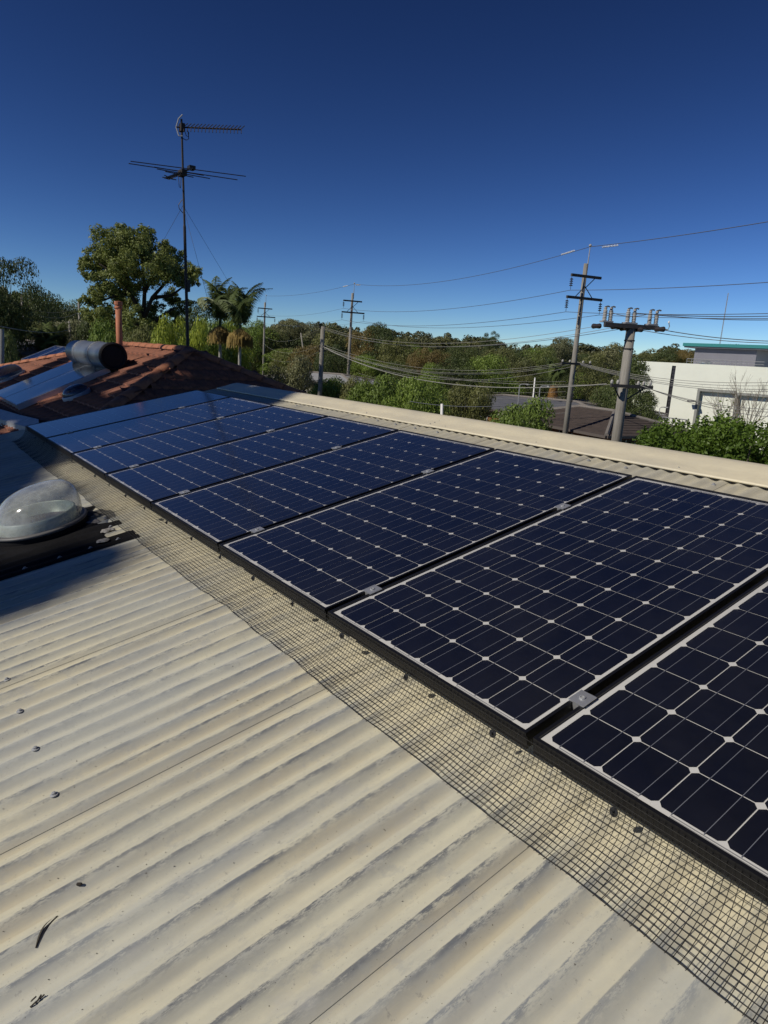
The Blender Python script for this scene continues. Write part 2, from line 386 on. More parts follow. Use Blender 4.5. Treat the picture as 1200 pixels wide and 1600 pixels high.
# roof screws
scr = MB(); scr.lathe([(.0, .0), (.0115, .0), (.0115, .0022), (.0075, .0032), (.0072, .003)], 14); scr.lathe([(.0062, .003), (.0062, .0085), (.0035, .0095)], 6)
scr_me = scr.mesh('roof_screw', M['galv'])
def screw(x, y):
    k = round((x - CREST0) / PITCH); x = CREST0 + k * PITCH
    o = link('roof_screw', scr_me, house); o.scale = (.85, .85, .85); o.location = (x, y, -.1195); o.rotation_euler = (R(rnd.uniform(-6, 6)), R(rnd.uniform(-6, 6)), rnd.uniform(0, 2))
for x in (4.32, 4.545, 4.84, 5.07): screw(x, -.848)
for x in (2.2, 2.9, 3.6, 3.9, 4.1, 5.3, 5.6, 5.9, 6.2, 6.5): screw(x, -1.75 + .02 * rnd.random())
for x in [i * .24 + .1 for i in range(30)]: screw(x, 1.96 + rnd.uniform(-.01, .01)) if rnd.random() < .35 else None

rs_ = random.Random(61)
for i in range(12):
    x = -.3 + i * .86 + rs_.uniform(-.05, .05)
    o = link('roof_screw', scr_me, house); o.location = (x, 2.052 + rs_.uniform(-.006, .006), -.1068); o.rotation_euler = (R(2), 0, rs_.uniform(0, 2)); o.scale = (.6, .6, .6)
for x in (3.0, 6.55):
    for y in (2.05, 2.09, 2.13): o = link('rivet', scr_me, house); o.location = (x + .03, y, -.104); o.scale = (.5, .5, .5)
# ------------------------------------------------------------------ solar array
PW, PL, PP = .808, 1.58, .828
def make_panel():
    root = thing('solar_module', 'x', 'solar panel', (0, 0, 0), ROOFROT, 'row of black framed solar panels on the metal roof')
    fr = MB(); lip = .0085; d = .042; wl2 = .0018
    def bar(a, b, c, e):   # outer corner a->b, inner corner c->e (mitred)
        n = len(fr.v)
        for p, z in ((a, 0), (b, 0), (e, 0), (c, 0), (a, -d), (b, -d), (e, -.0035), (c, -.0035)): fr.v.append((p[0], p[1], z))
        fr.f += [(n, n + 1, n + 2, n + 3), (n, n + 4, n + 5, n + 1), (n + 3, n + 2, n + 6, n + 7)]
    o = [(0, 0), (PW, 0), (PW, PL), (0, PL)]; i_ = [(lip, lip), (PW - lip, lip), (PW - lip, PL - lip), (lip, PL - lip)]
    for k in range(4): bar(o[k], o[(k + 1) % 4], i_[k], i_[(k + 1) % 4])
    for k in range(4):    # bottom flange
        a, b2 = o[k], o[(k + 1) % 4]; g = .028; ii = [(g, g), (PW - g, g), (PW - g, PL - g), (g, PL - g)]; c, e = ii[k], ii[(k + 1) % 4]
        fr.quad((*a, -d), (*c, -d), (*e, -d), (*b2, -d))
    # fine groove line along the outer face
    fr.box(.0, PW, -.0012, 0, -.012, -.0105); fr.box(0, PW, -.0012, 0, -.041, -.038)
    fr.build('frame', M['black_frame'], root)
    MB().quad((lip, lip, -.0060), (PW - lip, lip, -.0060), (PW - lip, PL - lip, -.0060), (lip, PL - lip, -.0060)).build('backsheet', M['backsheet'], root)
    MB().quad((lip * .6, lip * .6, -.0018), (PW - lip * .6, lip * .6, -.0018), (PW - lip * .6, PL - lip * .6, -.0018), (lip * .6, PL - lip * .6, -.0018)).build('glass', M['pglass'], root)
    cp = .1275; cs = .1246; ch = .0095; x0 = (PW - 6 * cp) / 2; y0 = .0235
    h = cs / 2; poly = [(-h + ch, -h), (h - ch, -h), (h, -h + ch), (h, h - ch), (h - ch, h), (-h + ch, h), (-h, h - ch), (-h, -h + ch)]
    cme = MB().prism(poly, 0, .0008).mesh('cell', M['cell'])
    for a in range(6):
        for b_ in range(12):
            c = link('cell', cme, root); c.location = (x0 + cp * (a + .5), y0 + cp * (b_ + .5), -.0055)
    bme = MB().box(-.0007, .0007, -.003, 12 * cp + .003, 0, .0004).mesh('busbar', M['busbar'])
    for a in range(6):
        for s in (-.031, .031):
            c = link('busbar', bme, root); c.location = (x0 + cp * (a + .5) + s, y0, -.0046)
    rme = MB().box(-.0, .158 + .032, -.0013, .0013, 0, .0004).mesh('ribbon', M['ribbon'])
    for a in (0, 2, 4):
        for yy in (y0 - .0045, y0 - .0095):
            c = link('ribbon', rme, root); c.location = (x0 + cp * (a + .5) - .031, yy, -.0056)
            c2 = link('ribbon', rme, root); c2.location = (x0 + cp * (a + .5) - .031 + (cp if a < 4 else 0), y0 + 12 * cp + (y0 - yy), -.0056)
    jb = MB().box(PW / 2 - .06, PW / 2 + .06, PL - .25, PL - .15, -.03, -.0075).build('junction_box', M['blackplastic'], root)
    return root
pan = make_panel()
plabels = ['farthest solar panel of the row, plain blue in tree shade beside the tiled roof', 'second farthest solar panel, half in tree shade with only part of its grid showing',
           'third solar panel from the tiled roof end of the row', 'fourth solar panel from the tiled roof end of the row', 'fifth solar panel from the tiled roof, fourth from the nearest one',
           'solar panel third from the nearest one at the lower right', 'large near solar panel seen nearly whole, second from the lower right corner', 'nearest solar panel, cut off by the right edge of the photo']
for k in range(8):
    o = pan if k == 0 else copy_tree(pan)
    o.location = roofpt(k * PP, 0, 0); o['label'] = plabels[k]
# rails with clamps and feet
cl = MB(); cl.box(-.021, .021, -.024, .024, .0005, .0035); cl.box(-.0085, .0085, -.024, .024, -.022, .0005)
cl_me = cl.mesh('mid_clamp', M['alu'])
bo = MB(); bo.lathe([(.0042, .0035), (.0075, .0036), (.0075, .0062), (.0045, .0068), (.0038, .0045)], 12); bo_me = bo.mesh('bolt', M['galv'])
for yy, lb in ((.178, 'aluminium mounting rail under the near ends of the solar panels'), (1.112, 'aluminium mounting rail under the far ends of the solar panels')):
    rr = thing('mounting_rail', lb, 'mounting rail', roofpt(0, yy, 0), ROOFROT, 'mounting rails under the solar panels')
    MB().box(-.08, 8 * PP + .05, -.02, .02, -.088, -.043).build('rail', M['alu'], rr)
    for k in range(1, 9):
        c = link('mid_clamp', cl_me, rr); c.location = (k * PP - .01, 0, 0)
        bb = link('bolt', bo_me, c)
    for k in range(6):
        MB().box(k * 1.3 + .25, k * 1.3 + .29, -.03, .03, -.120, -.088).build('foot', M['alu'], rr)

# bird mesh skirt
def mesh_skirt():
    x0, x1 = -.03, 8 * PP - .015
    root = thing('bird_mesh', 'black wire bird mesh skirt curving from roof to panel edge', 'wire mesh', (0, 0, 0), ROOFROT)
    prof = [(-.142, .0025), (-.125, .0040), (-.108, .0070), (-.090, .0120), (-.073, .0190), (-.057, .0280), (-.043, .0390), (-.031, .0510), (-.021, .0640), (-.013, .0780), (-.007, .0930), (-.004, .1050), (-.003, .1160)]
    P = np.array(prof); seg = np.r_[0, np.cumsum(np.hypot(*(np.diff(P, axis=0).T)))]; T = seg[-1]
    cell = .0125
    def pt(s, x):
        y = np.interp(s, seg, P[:, 0]); z = np.interp(s, seg, P[:, 1])
        k = 1 - s / T
        wob = .0045 * np.sin(x * 2.9 + 1) + .0030 * np.sin(x * 11.7) + .0014 * np.sin(x * 37) + .0022 * np.sin(x * 5.3 + 2)
        dip = .0035 * (1 + np.cos(2 * PI * (x - CREST0) / (2 * PITCH) + 2 * np.sin(x * 1.7))) * k * k * .5
        return y + wob * k * .9, -.1195 + z + np.abs(wob) * k * .6 + dip
    V = []; F = []
    def add(path, r):
        path = np.array(path); m = len(path); b0 = len(V)
        t = np.gradient(path, axis=0); t /= np.linalg.norm(t, axis=1, keepdims=True)
        ref = np.array([1., 0, 0]) if abs(t[0][0]) < .7 else np.array([0, 1., 0])
        u = ref - t * (t @ ref)[:, None]; u /= np.linalg.norm(u, axis=1, keepdims=True); v = np.cross(t, u)
        ring = [path + r * (u * c + v * s_) for c, s_ in ((1, 0), (-.5, .866), (-.5, -.866))]
        A = np.stack(ring, 1).reshape(-1, 3); V.extend(A.tolist())
        for i in range(m - 1):
            for k in range(3):
                k2 = (k + 1) % 3; F.append((b0 + i * 3 + k, b0 + i * 3 + k2, b0 + (i + 1) * 3 + k2, b0 + (i + 1) * 3 + k))
    n = int((x1 - x0) / cell); ss = np.linspace(0, T, 19)
    for i in range(n + 1):
        x = x0 + i * cell; sl_ = .006 * math.sin(x * 3.3) + .003 * math.sin(x * 9.1)
        path = []
        for s in ss:
            y, z = pt(s, x); path.append((x + sl_ * (1 - s / T), y, z))
        e_ = random.Random(i).uniform(0, .006); path.insert(0, (path[0][0], path[0][1] - e_, path[0][2] + e_ * .3)); add(path, .00076)
    xs = np.arange(x0, x1, .02)
    for j in range(int(T / cell) + 1):
        s = j * cell
        path = [(x, *pt(s, x)) for x in xs]
        add([(a, b_, c + .0012) for a, b_, c in path], .00085 if j else .0013)
    o = link('wire_grid', fast_mesh('wire_grid', V, F, M['wire']), root); o['kind'] = 'stuff'
    d = MB(); d.lathe([(0, 0), (.0095, 0), (.0095, .0015), (.003, .002), (.003, .008), (0, .008)], 14)
    dm = d.mesh('clip', M['blackplastic'])
    for x in [.42 + .31 * i + .02 * math.sin(i * 7) for i in range(20)]:
        c = link('clip', dm, root); c.location = (x, -.010, -.048); c.rotation_euler = (R(66), 0, R(8 * math.sin(x * 9)))
    return root
mesh_skirt()

# ------------------------------------------------------------------ tube skylight beside the array
RP, RN = roofpt(0, 0, -.08), roofpt(0, 0, 1)
cdome = inv @ onplane(60, 817, RP, RN)
sk_ = thing('tube_skylight', 'clear domed tube skylight on black painted flashing in the metal roof', 'skylight', roofpt(cdome.x, cdome.y, -.12), ROOFROT)
ox, oy = cdome.x, cdome.y
def flash():
    xa, xb = 2.62 - ox, 3.385 - ox; ya, yb = -1.35 - oy, -.13 - oy
    nx, ny = 60, 60; V = []; F = []; r2 = random.Random(3)
    jag = [0]
    for i in range(nx + 1): jag.append(max(-.10, min(.02, jag[-1] + r2.uniform(-.028, .028))))
    for i in range(nx + 1):
        x = xa + (xb - xa) * i / nx
        for j in range(ny + 1):
            t = j / ny; yb_ = yb + jag[i] - (.10 if .3 < i / nx < .52 else 0) - (.07 if .68 < i / nx < .86 else 0)
            y = ya + (yb_ - ya) * t
            dd = math.hypot(x, y); cover = max(0, min(1, (.36 - dd) / .08))
            zc = crest_z(x + ox) + .12
            edge = .0016 + .0022 * (1 if i not in (0, nx) and j not in (0, ny) else 0)
            V.append((x, y, zc * (1 - cover) + .004 * cover + edge + r2.uniform(0, .0008)))
    w_ = ny + 1
    for i in range(nx):
        for j in range(ny): F.append((i * w_ + j, (i + 1) * w_ + j, (i + 1) * w_ + j + 1, i * w_ + j + 1))
    return link('flashing', fast_mesh('flashing', V, F, M['blackpaint'], True), sk_)
flash()
RD = .222
MB().lathe([(RD + .012, -.02), (RD + .014, .028), (RD + .010, .034), (RD, .036), (RD - .02, .036), (RD - .02, .0)], 64).build('curb', M['blackpaint'], sk_, True)
MB().lathe([(RD + .016, .034), (RD + .020, .040), (RD + .019, .047), (RD + .010, .050), (RD - .012, .050), (RD - .012, .036)], 64).build('ring', mat('grey_plastic_ring', (.10, .10, .10), .5), sk_, True)
def dome_me():
    n, m = 72, 22; V = []; F = []
    for i in range(m + 1):
        t = i / m * PI / 2; rr = math.cos(t) ** .52; zz = math.sin(t) ** .92
        for k in range(n):
            a = 2 * PI * k / n
            sx, sy = math.cos(a), math.sin(a)
            x = RD * .985 * rr * sx; y = RD * .985 * rr * sy + .055 * zz * (1 - .3 * rr)
            lean = .82 + .22 * (sy * rr * .5 + .5)
            V.append((x, y, .045 + .195 * zz * lean))
    for i in range(m):
        for k in range(n):
            k2 = (k + 1) % n; F.append((i * n + k, i * n + k2, (i + 1) * n + k2, (i + 1) * n + k))
    return fast_mesh('dome', V, F, glass_mat('hazy_acrylic_dome', dust=.30, dmax=.80, dscale=9, dustcol=(.50, .53, .51), rough=.10, ior=1.45), True)
link('dome', dome_me(), sk_)
MB().lathe([(.194, .0), (.194, .095), (.186, .100), (.180, .095), (.177, .01), (0, .008)], 48).build('light_tube', mat('mirror_tube', (.30, .36, .32), .45, metal=.3, var=.2, scale=12), sk_, True)
r3 = random.Random(11)
def blob(cx, cy, s, h=.006):
    m = MB(); n = 14; top = []
    ph = [r3.uniform(.6, 1.3) for _ in range(n)]
    for rr, z in ((1, 0), (.8, h), (.4, h * 1.3)):
        for k in range(n):
            a = 2 * PI * k / n; r_ = s * rr * ph[k]; m.v.append((cx + r_ * math.cos(a) * .9, cy + r_ * math.sin(a) * 1.05, z))
    for i in range(2):
        for k in range(n):
            k2 = (k + 1) % n; m.f.append((i * n + k, i * n + k2, (i + 1) * n + k2, (i + 1) * n + k))
    m.f.append(tuple(2 * n + k for k in range(n)))
    return m.build('sealant_patch', M['sealant'], sk_, True)
for x, y, s in ((2.95, -.235, .05), (3.16, -.21, .035), (3.30, -.26, .028), (2.84, -.19, .03)): blob(x - ox, y - oy, s)
for x, y in ((3.335, -.20), (3.33, -.33), (3.335, -.47), (3.335, -.62), (3.10, -.17), (2.93, -.15)):
    o = link('screw', scr_me, sk_); o.location = (x - ox, y - oy, crest_z(x) + .125)

# ------------------------------------------------------------------ tiled house
TP = .45; TA = math.atan(TP)
DA = 12.0
apex = at(296, 549, DA)
YR, ZR, XA = apex.y, apex.z, apex.x
d_ = ray(190, 540); t_ = (YR - CAM.y) / d_.y; ridgeL = CAM + d_ * t_; XLft = ridgeL.x
print('apex', apex, 'ridge left', ridgeL)
tiled = thing('tiled_house', 'neighbouring hip roofed house covered in terracotta tiles', 'house', (XA, YR, ZR))
def tile_mesh(w_=.30, l_=.36):
    us = [0, .04, .08, .5 - .06, .5, .5 + .06, .92, .96, 1]; hs_ = [.020, .026, .006, .004, .018, .004, .006, .020, .022]
    V = []; F = []
    for v, dz in ((0, .030), (l_, 0.0)):
        for u, h in zip(us, hs_): V.append((u * w_, v, h + dz))
    n = len(us)
    for i in range(n - 1): F.append((i, i + 1, n + i + 1, n + i))
    for u, h in zip(us, hs_): V.append((u * w_, 0, -.004))
    for i in range(n - 1): F.append((2 * n + i, 2 * n + i + 1, i + 1, i))
    return V, F
TV, TF = tile_mesh(); TV = np.array(TV)
tme = fast_mesh('roof_tile', TV, TF, M['tile'])
SP = .335; UW = .296
def faceM(face):
    # local (u, v up the slope, n) -> house space; origin on the ridge/apex, v = 0 at the top going negative down
    c, s = math.cos(TA), math.sin(TA)
    if face == 'A': return Matrix(((1, 0, 0, 0), (0, c, -s, 0), (0, s, c, 0), (0, 0, 0, 1)))
    return Matrix(((0, -c, s, 0), (1, 0, 0, 0), (0, s, c, 0), (0, 0, 0, 1)))     # faces +x: u along +y
tiles = []
WL = XLft - XA
rt = random.Random(5)
for face in 'AB':
    Mf = faceM(face)
    for i in range(24):
        v = -(i + 1) * SP; hd = -(v + SP / 2) * math.cos(TA)       # horizontal distance from ridge
        if face == 'A': ua, ub = WL - hd * 2.8, hd
        else: ua, ub = -hd, hd
        j0, j1 = int(math.floor(ua / UW)), int(math.ceil(ub / UW))
        for j in range(j0, j1):
            u = j * UW + (UW / 2 if i % 2 else 0)
            if u + UW / 2 < ua - .02 or u + UW / 2 > ub + .02: continue
            Ml = Mf @ Matrix.Translation((u, v, .002)) @ Matrix.Rotation(R(rt.uniform(-.9, .9)), 4, 'Z') @ Matrix.Rotation(R(rt.uniform(-.6, .6)), 4, 'X')
            P = Matrix.Translation(apex) @ Ml @ Vector((UW / 2, SP / 2, 0))
            q = P - CAM; zz = q.dot(MF); px = 600 + q.dot(MR) / zz * FPX; py = 800 + q.dot(MD) / zz * FPX
            pp = q * (1.0 / q.length); vis = -60 < px < 520 and 530 < py
            if zz < 3 or (px < -120) or px > 620: 
                if P.x > -9.5 and hd < 3.2: pass
                elif px < -300 or px > 700: continue
            # hidden under the array: py beyond its far edge line
            hid = px > 40 and py > 672 - (px - 40) * (62 / 268) + 8
            tiles.append((0 if (vis and not hid) else 1, (P - CAM).length, Ml))
tiles.sort(key=lambda t: (t[0], t[1]))
nvis = sum(1 for t in tiles if t[0] == 0)
print('tiles', len(tiles), 'visible', nvis)
V = []; F = []
for k, (h_, D_, Ml) in enumerate(tiles):
    if k < 298:
        o = link('roof_tile', tme, tiled); o.matrix_local = Ml
    else:
        A = np.array(Ml); W_ = TV @ A[:3, :3].T + A[:3, 3]; b0 = len(V); V.extend(W_.tolist()); F.extend([tuple(b0 + i for i in f) for f in TF])
if V:
    o = link('roof_tiles', fast_mesh('roof_tiles', V, F, M['tile']), tiled); o['kind'] = 'stuff'
HD = 6.2
dk = MB(); g = -.03
def hp(x, y, z): return (x, y, z + g)
dk.quad(hp(0, 0, 0), hp(WL, 0, 0), hp(WL - 12.6, -4.5, -4.5 * TP), hp(HD, -HD, -HD * TP))
dk.quad(hp(0, 0, 0), hp(HD, -HD, -HD * TP), hp(HD, HD, -HD * TP), hp(0, 0, 0))
dk.quad(hp(WL, 0, 0), hp(0, 0, 0), hp(HD, HD, -HD * TP), hp(WL - HD, HD, -HD * TP))
dk.quad(hp(WL, 0, 0), hp(WL - HD, HD, -HD * TP), hp(WL - 12.6, -4.5, -4.5 * TP), hp(WL, 0, 0))
dk.build('roof_deck', M['darktile'], tiled)
# ridge and hip tiles
rc = MB(); n = 9; L = .40
for x, r_ in ((0, .108), (L * .94, .094), (L * .94, .082)):
    for k in range(n):
        a = PI * k / (n - 1); rc.v.append((x, r_ * math.cos(a), r_ * .72 * math.sin(a) - .015))
for i in range(2):
    for k in range(n - 1): rc.f.append((i * n + k, i * n + k + 1, (i + 1) * n + k + 1, (i + 1) * n + k))
rc.f.append(tuple(range(n))[::-1])
rcme = rc.mesh('ridge_tile', M['ridge'], True)
def capline(a, b, stop=None):
    a = Vector(a); b = Vector(b); d = (b - a); Ln = d.length; d.normalize(); nseg = int(Ln / .375)
    q = d.to_track_quat('X', 'Z')
    for i in range(nseg):
        p = a + d * (i * .375)
        o = link('ridge_tile', rcme, tiled); o.location = p + Vector((0, 0, .03 + rt.uniform(-.006, .006)))
        o.rotation_euler = (q @ Vector((1, 0, 0))).to_track_quat('X', 'Z').to_euler(); o.rotation_euler.z += R(rt.uniform(-1.5, 1.5))
    m = MB(); m.tube([a + Vector((0, 0, -.01)), b + Vector((0, 0, -.01))], .082, 8); m.build('ridge_mortar', M['ridge'], tiled)
capline((WL, 0, 0), (0, 0, 0))
capline((3.3, -3.3, -3.3 * TP), (0, 0, 0)); capline((6.2, 6.2, -6.2 * TP), (0, 0, 0)); capline((WL - 8.4, -3.0, -3.0 * TP), (WL, 0, 0))
# walls of the tiled house
MB().box(WL - 6.5, 2.6, -6.3, 6.3, -3.6 - ZR, -2.3 - ZR).build('wall', M['brick'], tiled)
PA0, NA = apex, Vector((0, -math.sin(TA), math.cos(TA)))
def onA(px, py, h=0): return onplane(px, py, PA0 + NA * h, NA)
# flashing apron at the foot of the slope and the shaded lean-to below it
ap = [onA(-40, 626, .10), onA(0, 639, .10), onA(30, 648, .10), onA(60, 655, .10), onA(62, 672, .10), onA(30, 664, .10), onA(0, 655, .10), onA(-40, 641, .10)]
m_ = MB()
for a, b_, c, e in ((0, 1, 6, 7), (1, 2, 5, 6), (2, 3, 4, 5)): m_.quad(ap[a], ap[e], ap[c], ap[b_])
for a, b_ in ((7, 6), (6, 5), (5, 4)): m_.quad(ap[a], ap[a] - Vector((0, 0, .14)), ap[b_] - Vector((0, 0, .14)), ap[b_])
m_.v = [tuple(Vector(v) - apex) for v in m_.v]
m_.build('flashing', M['galv'], tiled)
# lean-to roof between the two houses
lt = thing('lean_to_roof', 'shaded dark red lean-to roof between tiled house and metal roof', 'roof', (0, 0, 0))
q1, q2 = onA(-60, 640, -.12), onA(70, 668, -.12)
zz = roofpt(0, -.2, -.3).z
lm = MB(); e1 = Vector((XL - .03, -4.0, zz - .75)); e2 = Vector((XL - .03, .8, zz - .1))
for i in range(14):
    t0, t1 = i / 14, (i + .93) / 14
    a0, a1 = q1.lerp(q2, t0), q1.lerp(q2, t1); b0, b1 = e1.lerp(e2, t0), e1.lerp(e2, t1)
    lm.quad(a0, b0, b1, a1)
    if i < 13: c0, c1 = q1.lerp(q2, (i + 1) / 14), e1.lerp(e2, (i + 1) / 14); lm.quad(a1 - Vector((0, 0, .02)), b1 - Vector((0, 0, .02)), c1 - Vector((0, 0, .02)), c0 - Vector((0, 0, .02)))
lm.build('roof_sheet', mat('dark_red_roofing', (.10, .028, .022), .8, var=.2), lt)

# solar water heater on the slope
fA = faceM('A')
wh0 = onA(187, 580, .0)
wh = thing('solar_water_heater', 'solar water heater with steel tank above two flat collectors on tiles', 'water heater', wh0)
RT = .215
tl = onA(122, 572, 0); LT = abs(wh0.x - tl.x); print('tank length', LT)
Rx = Matrix.Rotation(TA, 4, 'X')
tm = MB(); nT = 40
def ring_(x, r, cz=RT + .05):
    for k in range(nT):
        a = 2 * PI * k / nT; p = Rx @ Vector((0, .0, cz)); tm.v.append((x, p.y + r * math.cos(a), p.z + r * math.sin(a)))
for x, r in ((-LT - .0, RT * .55), (-LT + .02, RT * .8), (-LT + .07, RT * .97), (-LT + .12, RT), (-.03, RT), (0, RT)): ring_(x, r)
for i in range(5):
    for k in range(nT):
        k2 = (k + 1) % nT; tm.f.append((i * nT + k, i * nT + k2, (i + 1) * nT + k2, (i + 1) * nT + k))
tm.f.append(tuple(range(nT)))
tm.build('tank', M['tank'], wh, True)
ec = MB(); tm = ec
ring_(.0, RT + .012); ring_(.06, RT + .012); ring_(.075, RT * .93); ring_(.06, RT * .88); ring_(.02, RT * .8)
for i in range(4):
    for k in range(nT):
        k2 = (k + 1) % nT; ec.f.append((i * nT + k, i * nT + k2, (i + 1) * nT + k2, (i + 1) * nT + k))
ec.f.append(tuple(4 * nT + k for k in range(nT)))
ec.build('end_cap', M['tankend'], wh)
for xx in (-LT * .3, -LT * .72):
    st = MB(); pts = []
    c0 = Rx @ Vector((0, 0, RT + .05))
    for k in range(25):
        a = 2 * PI * k / 24; pts.append((xx, c0.y + (RT + .004) * math.cos(a), c0.z + (RT + .004) * math.sin(a)))
    st.tube(pts, .012, 5, False)
    st.build('strap', M['galv'], wh)
# collectors: two flat boxes running down the slope
CW = LT / 2 * .98
pbot = onA(30, 636, .10); LC = (Vector((0, wh0.y, wh0.z)) - Vector((0, pbot.y, pbot.z))).length
print('collector length', LC)
for i in range(2):
    cm = MB(); cx = -LT * 1.02 + i * (CW + .02)
    box = MB().box(cx, cx + CW, -LC, -.12, .03, .115, Rx); co = box.build('collector', M['alu'], wh)
    MB().box(cx + .02, cx + CW - .02, -LC + .02, -.14, .100, .1155, Rx).build('absorber', M['collector'], co)
    g_ = MB(); pts = [(cx + .012, -LC + .012), (cx + CW - .012, -LC + .012), (cx + CW - .012, -.13), (cx + .012, -.13)]
    g_.v = [tuple(Rx @ Vector((x, y, .122))) for x, y in pts]; g_.f = [(0, 1, 2, 3)]
    g_.build('glass', M['collector_glass'], co)

def small_dome(px, py, w_, label, col_=(.03, .035, .045)):
    p = onA(px, py, .02)
    s = thing('roof_skylight', label, 'skylight', p, (TA, 0, 0), 'dome skylights on the tiled roof')
    MB().lathe([(w_ * 1.08, 0), (w_ * 1.08, .05), (w_, .06)], 32).build('base', M['galv'], s, True)
    MB().lathe([(w_ * math.cos(a) ** .7 if a < PI / 2 - .01 else .001, .05 + w_ * .62 * math.sin(a)) for a in [PI / 2 * i / 10 for i in range(11)]], 32).build('dome', glass_mat('smoky_dome', dust=.25, dmax=.45, tint=(.3, .35, .4), dustcol=(.10, .12, .15), rough=.12, ior=1.7), s, True)
small_dome(121, 619, .20, 'small smoky dome skylight on the tiles right of the collectors')
small_dome(12, 592, .36, 'wide blue dome skylight on the tiles at the left edge')

# flue and vent on the ridge
fl = at(187, 545, 12.9)
flue = thing('flue_pipe', 'tall terracotta coloured flue pipe rising behind the tiled ridge', 'flue pipe', fl)
MB().tube([(0, 0, -.5), (0, 0, .74)], .052, 16).build('pipe', M['terracotta'], flue, True)
MB().lathe([(.052, .66), (.066, .665), (.066, .69), (.056, .70), (.056, .72), (.068, .725), (.068, .78), (.0, .79)], 16).build('cowl', M['terracotta'], flue)
vt = at(150, 550, 14.3)
ven = thing('roof_ventilator', 'squat terracotta slatted roof ventilator behind the steel tank', 'roof vent', vt)
MB().lathe([(.10, -.3), (.10, .02), (.12, .03)], 18).build('neck', M['terracotta'], ven, True)
for k in range(14):
    a = 2 * PI * k / 14; MB().box(.105, .135, -.012, .012, .02, .13, Matrix.Rotation(a, 4, 'Z')).build('vane', M['terracotta'], ven)
MB().lathe([(.15, .13), (.155, .145), (.10, .175), (0, .185)], 18).build('cap', M['terracotta'], ven, True)

# ------------------------------------------------------------------ tv antenna
mb_ = at(294, 546, DA + .05)
top = at(283.5, 186, DA + .05)
ant = thing('tv_antenna', 'tall thin rooftop TV antenna mast with yagi and long VHF rods', 'antenna', mb_)
tv = top - mb_
def mp(f): return tv * f
MB().tube([(0, 0, -.2), mp(.55), mp(.56), mp(1)], [.028, .024, .018, .016], 8).build('mast', M['mast'], ant)
RV = Vector((MR.x, MR.y, 0)).normalized(); FV = Vector((-RV.y, RV.x, 0))
PXM = DA * 1.06 / FPX       # metres per pixel near the mast
def apt(px, py, D=DA + .05): return at(px, py, D) - mb_
# UHF yagi: boom to the right
y0_, y1_ = apt(275, 198.5), apt(377, 202.5)
yg = MB().tube([y0_, y1_], .012, 6).build('uhf_boom', M['mast'], ant)
eld = (FV * .75 + Vector((0, 0, 1)) * .0 + RV * -.15).normalized()
for k in range(17):
    p = y0_.lerp(y1_, .12 + .88 * k / 16)
    MB().tube([p - eld * .10 - Vector((0, 0, .085)), p + Vector((0, 0, .012)), p + eld * .10 + RV * .05 + Vector((0, 0, .085))], .0065, 4).build('element', M['mast'], yg)
for s in (-1, 1):
    MB().tube([y0_, y0_ + Vector((0, 0, .12 * s)) + RV * .04, y0_ + Vector((0, 0, .06 * (s == 1) + .12 * s)) + RV * .10], .010, 5).build('reflector', M['galv'], yg)
MB().box(-.05, .06, -.03, .03, -.06, .05, Matrix.Translation(apt(284, 199))).build('clamp', M['mast'], ant)
MB().tube([apt(288, 203), apt(291, 212), apt(294, 214), apt(295, 208), apt(293, 204)], .006, 5).build('cable', M['blackplastic'], ant)
MB().tube([apt(285, 216), apt(291, 219), apt(295, 217), apt(294, 207)], .006, 5).build('cable', M['blackplastic'], ant)
# VHF: boom going towards the viewer, long rods across
b0, b1 = apt(260, 278, DA - .75), apt(303, 262, DA + .75)
vb = MB().tube([b0, b1], .016, 6).build('vhf_boom', M['mast'], ant)
rods = [((204, 252), (384, 275.5), .93), ((201, 255.5), (371, 281), .72), ((245, 264), (328, 279), .55), ((258, 268), (302, 277), .30), ((254, 277), (275, 281), .06), ((257, 274), (268, 279), .0), ((240, 261), (318, 274), .62)]
for (a, b_, f_) in rods:
    DD = DA - .75 + 1.5 * f_
    MB().tube([apt(a[0], a[1], DD - .25), apt(b_[0], b_[1], DD + .25)], .0075, 5).build('element', M['mast'], vb)
for k in range(9):
    p = b0.lerp(b1, .02 + k * .05); MB().tube([p - RV * .05 + FV * .04, p + RV * .05 - FV * .04 - Vector((0, 0, .03))], .006, 4).build('element', M['mast'], vb)
MB().box(-.06, .06, -.05, .05, -.03, .03, Matrix.Translation(apt(299, 262.5, DA + .7))).build('insulator_block', M['blackplastic'], vb)
MB().box(-.09, .09, -.04, .04, -.045, .045, Matrix.Translation(apt(285, 270.5))).build('clamp', M['mast'], ant)
MB().tube([apt(279, 276), apt(280, 292), apt(282, 294), apt(283, 276)], .005, 4).build('cable', M['blackplastic'], ant)
MB().tube([apt(284.5, 312), apt(279, 320), apt(280, 326), apt(286, 333)], .006, 4).build('cable', M['blackplastic'], ant)
MB().box(-.05, .05, -.02, .02, -.09, .09, Matrix.Translation(apt(293.6, 447))).build('splitter_box', M['blackplastic'], ant)
gr = apt(286, 321)
for px, py, D in ((352, 432, DA + 3.2), (236, 410, DA + 3.0), (296, 560, DA - 1.0)):
    e = at(px, py, D) - mb_; e = gr + (e - gr) * 1.25 if px != 296 else Vector((1.2, .3, -.8))
    MB().tube([gr, e], .0028, 3).build('guy_wire', M['mast'], ant)

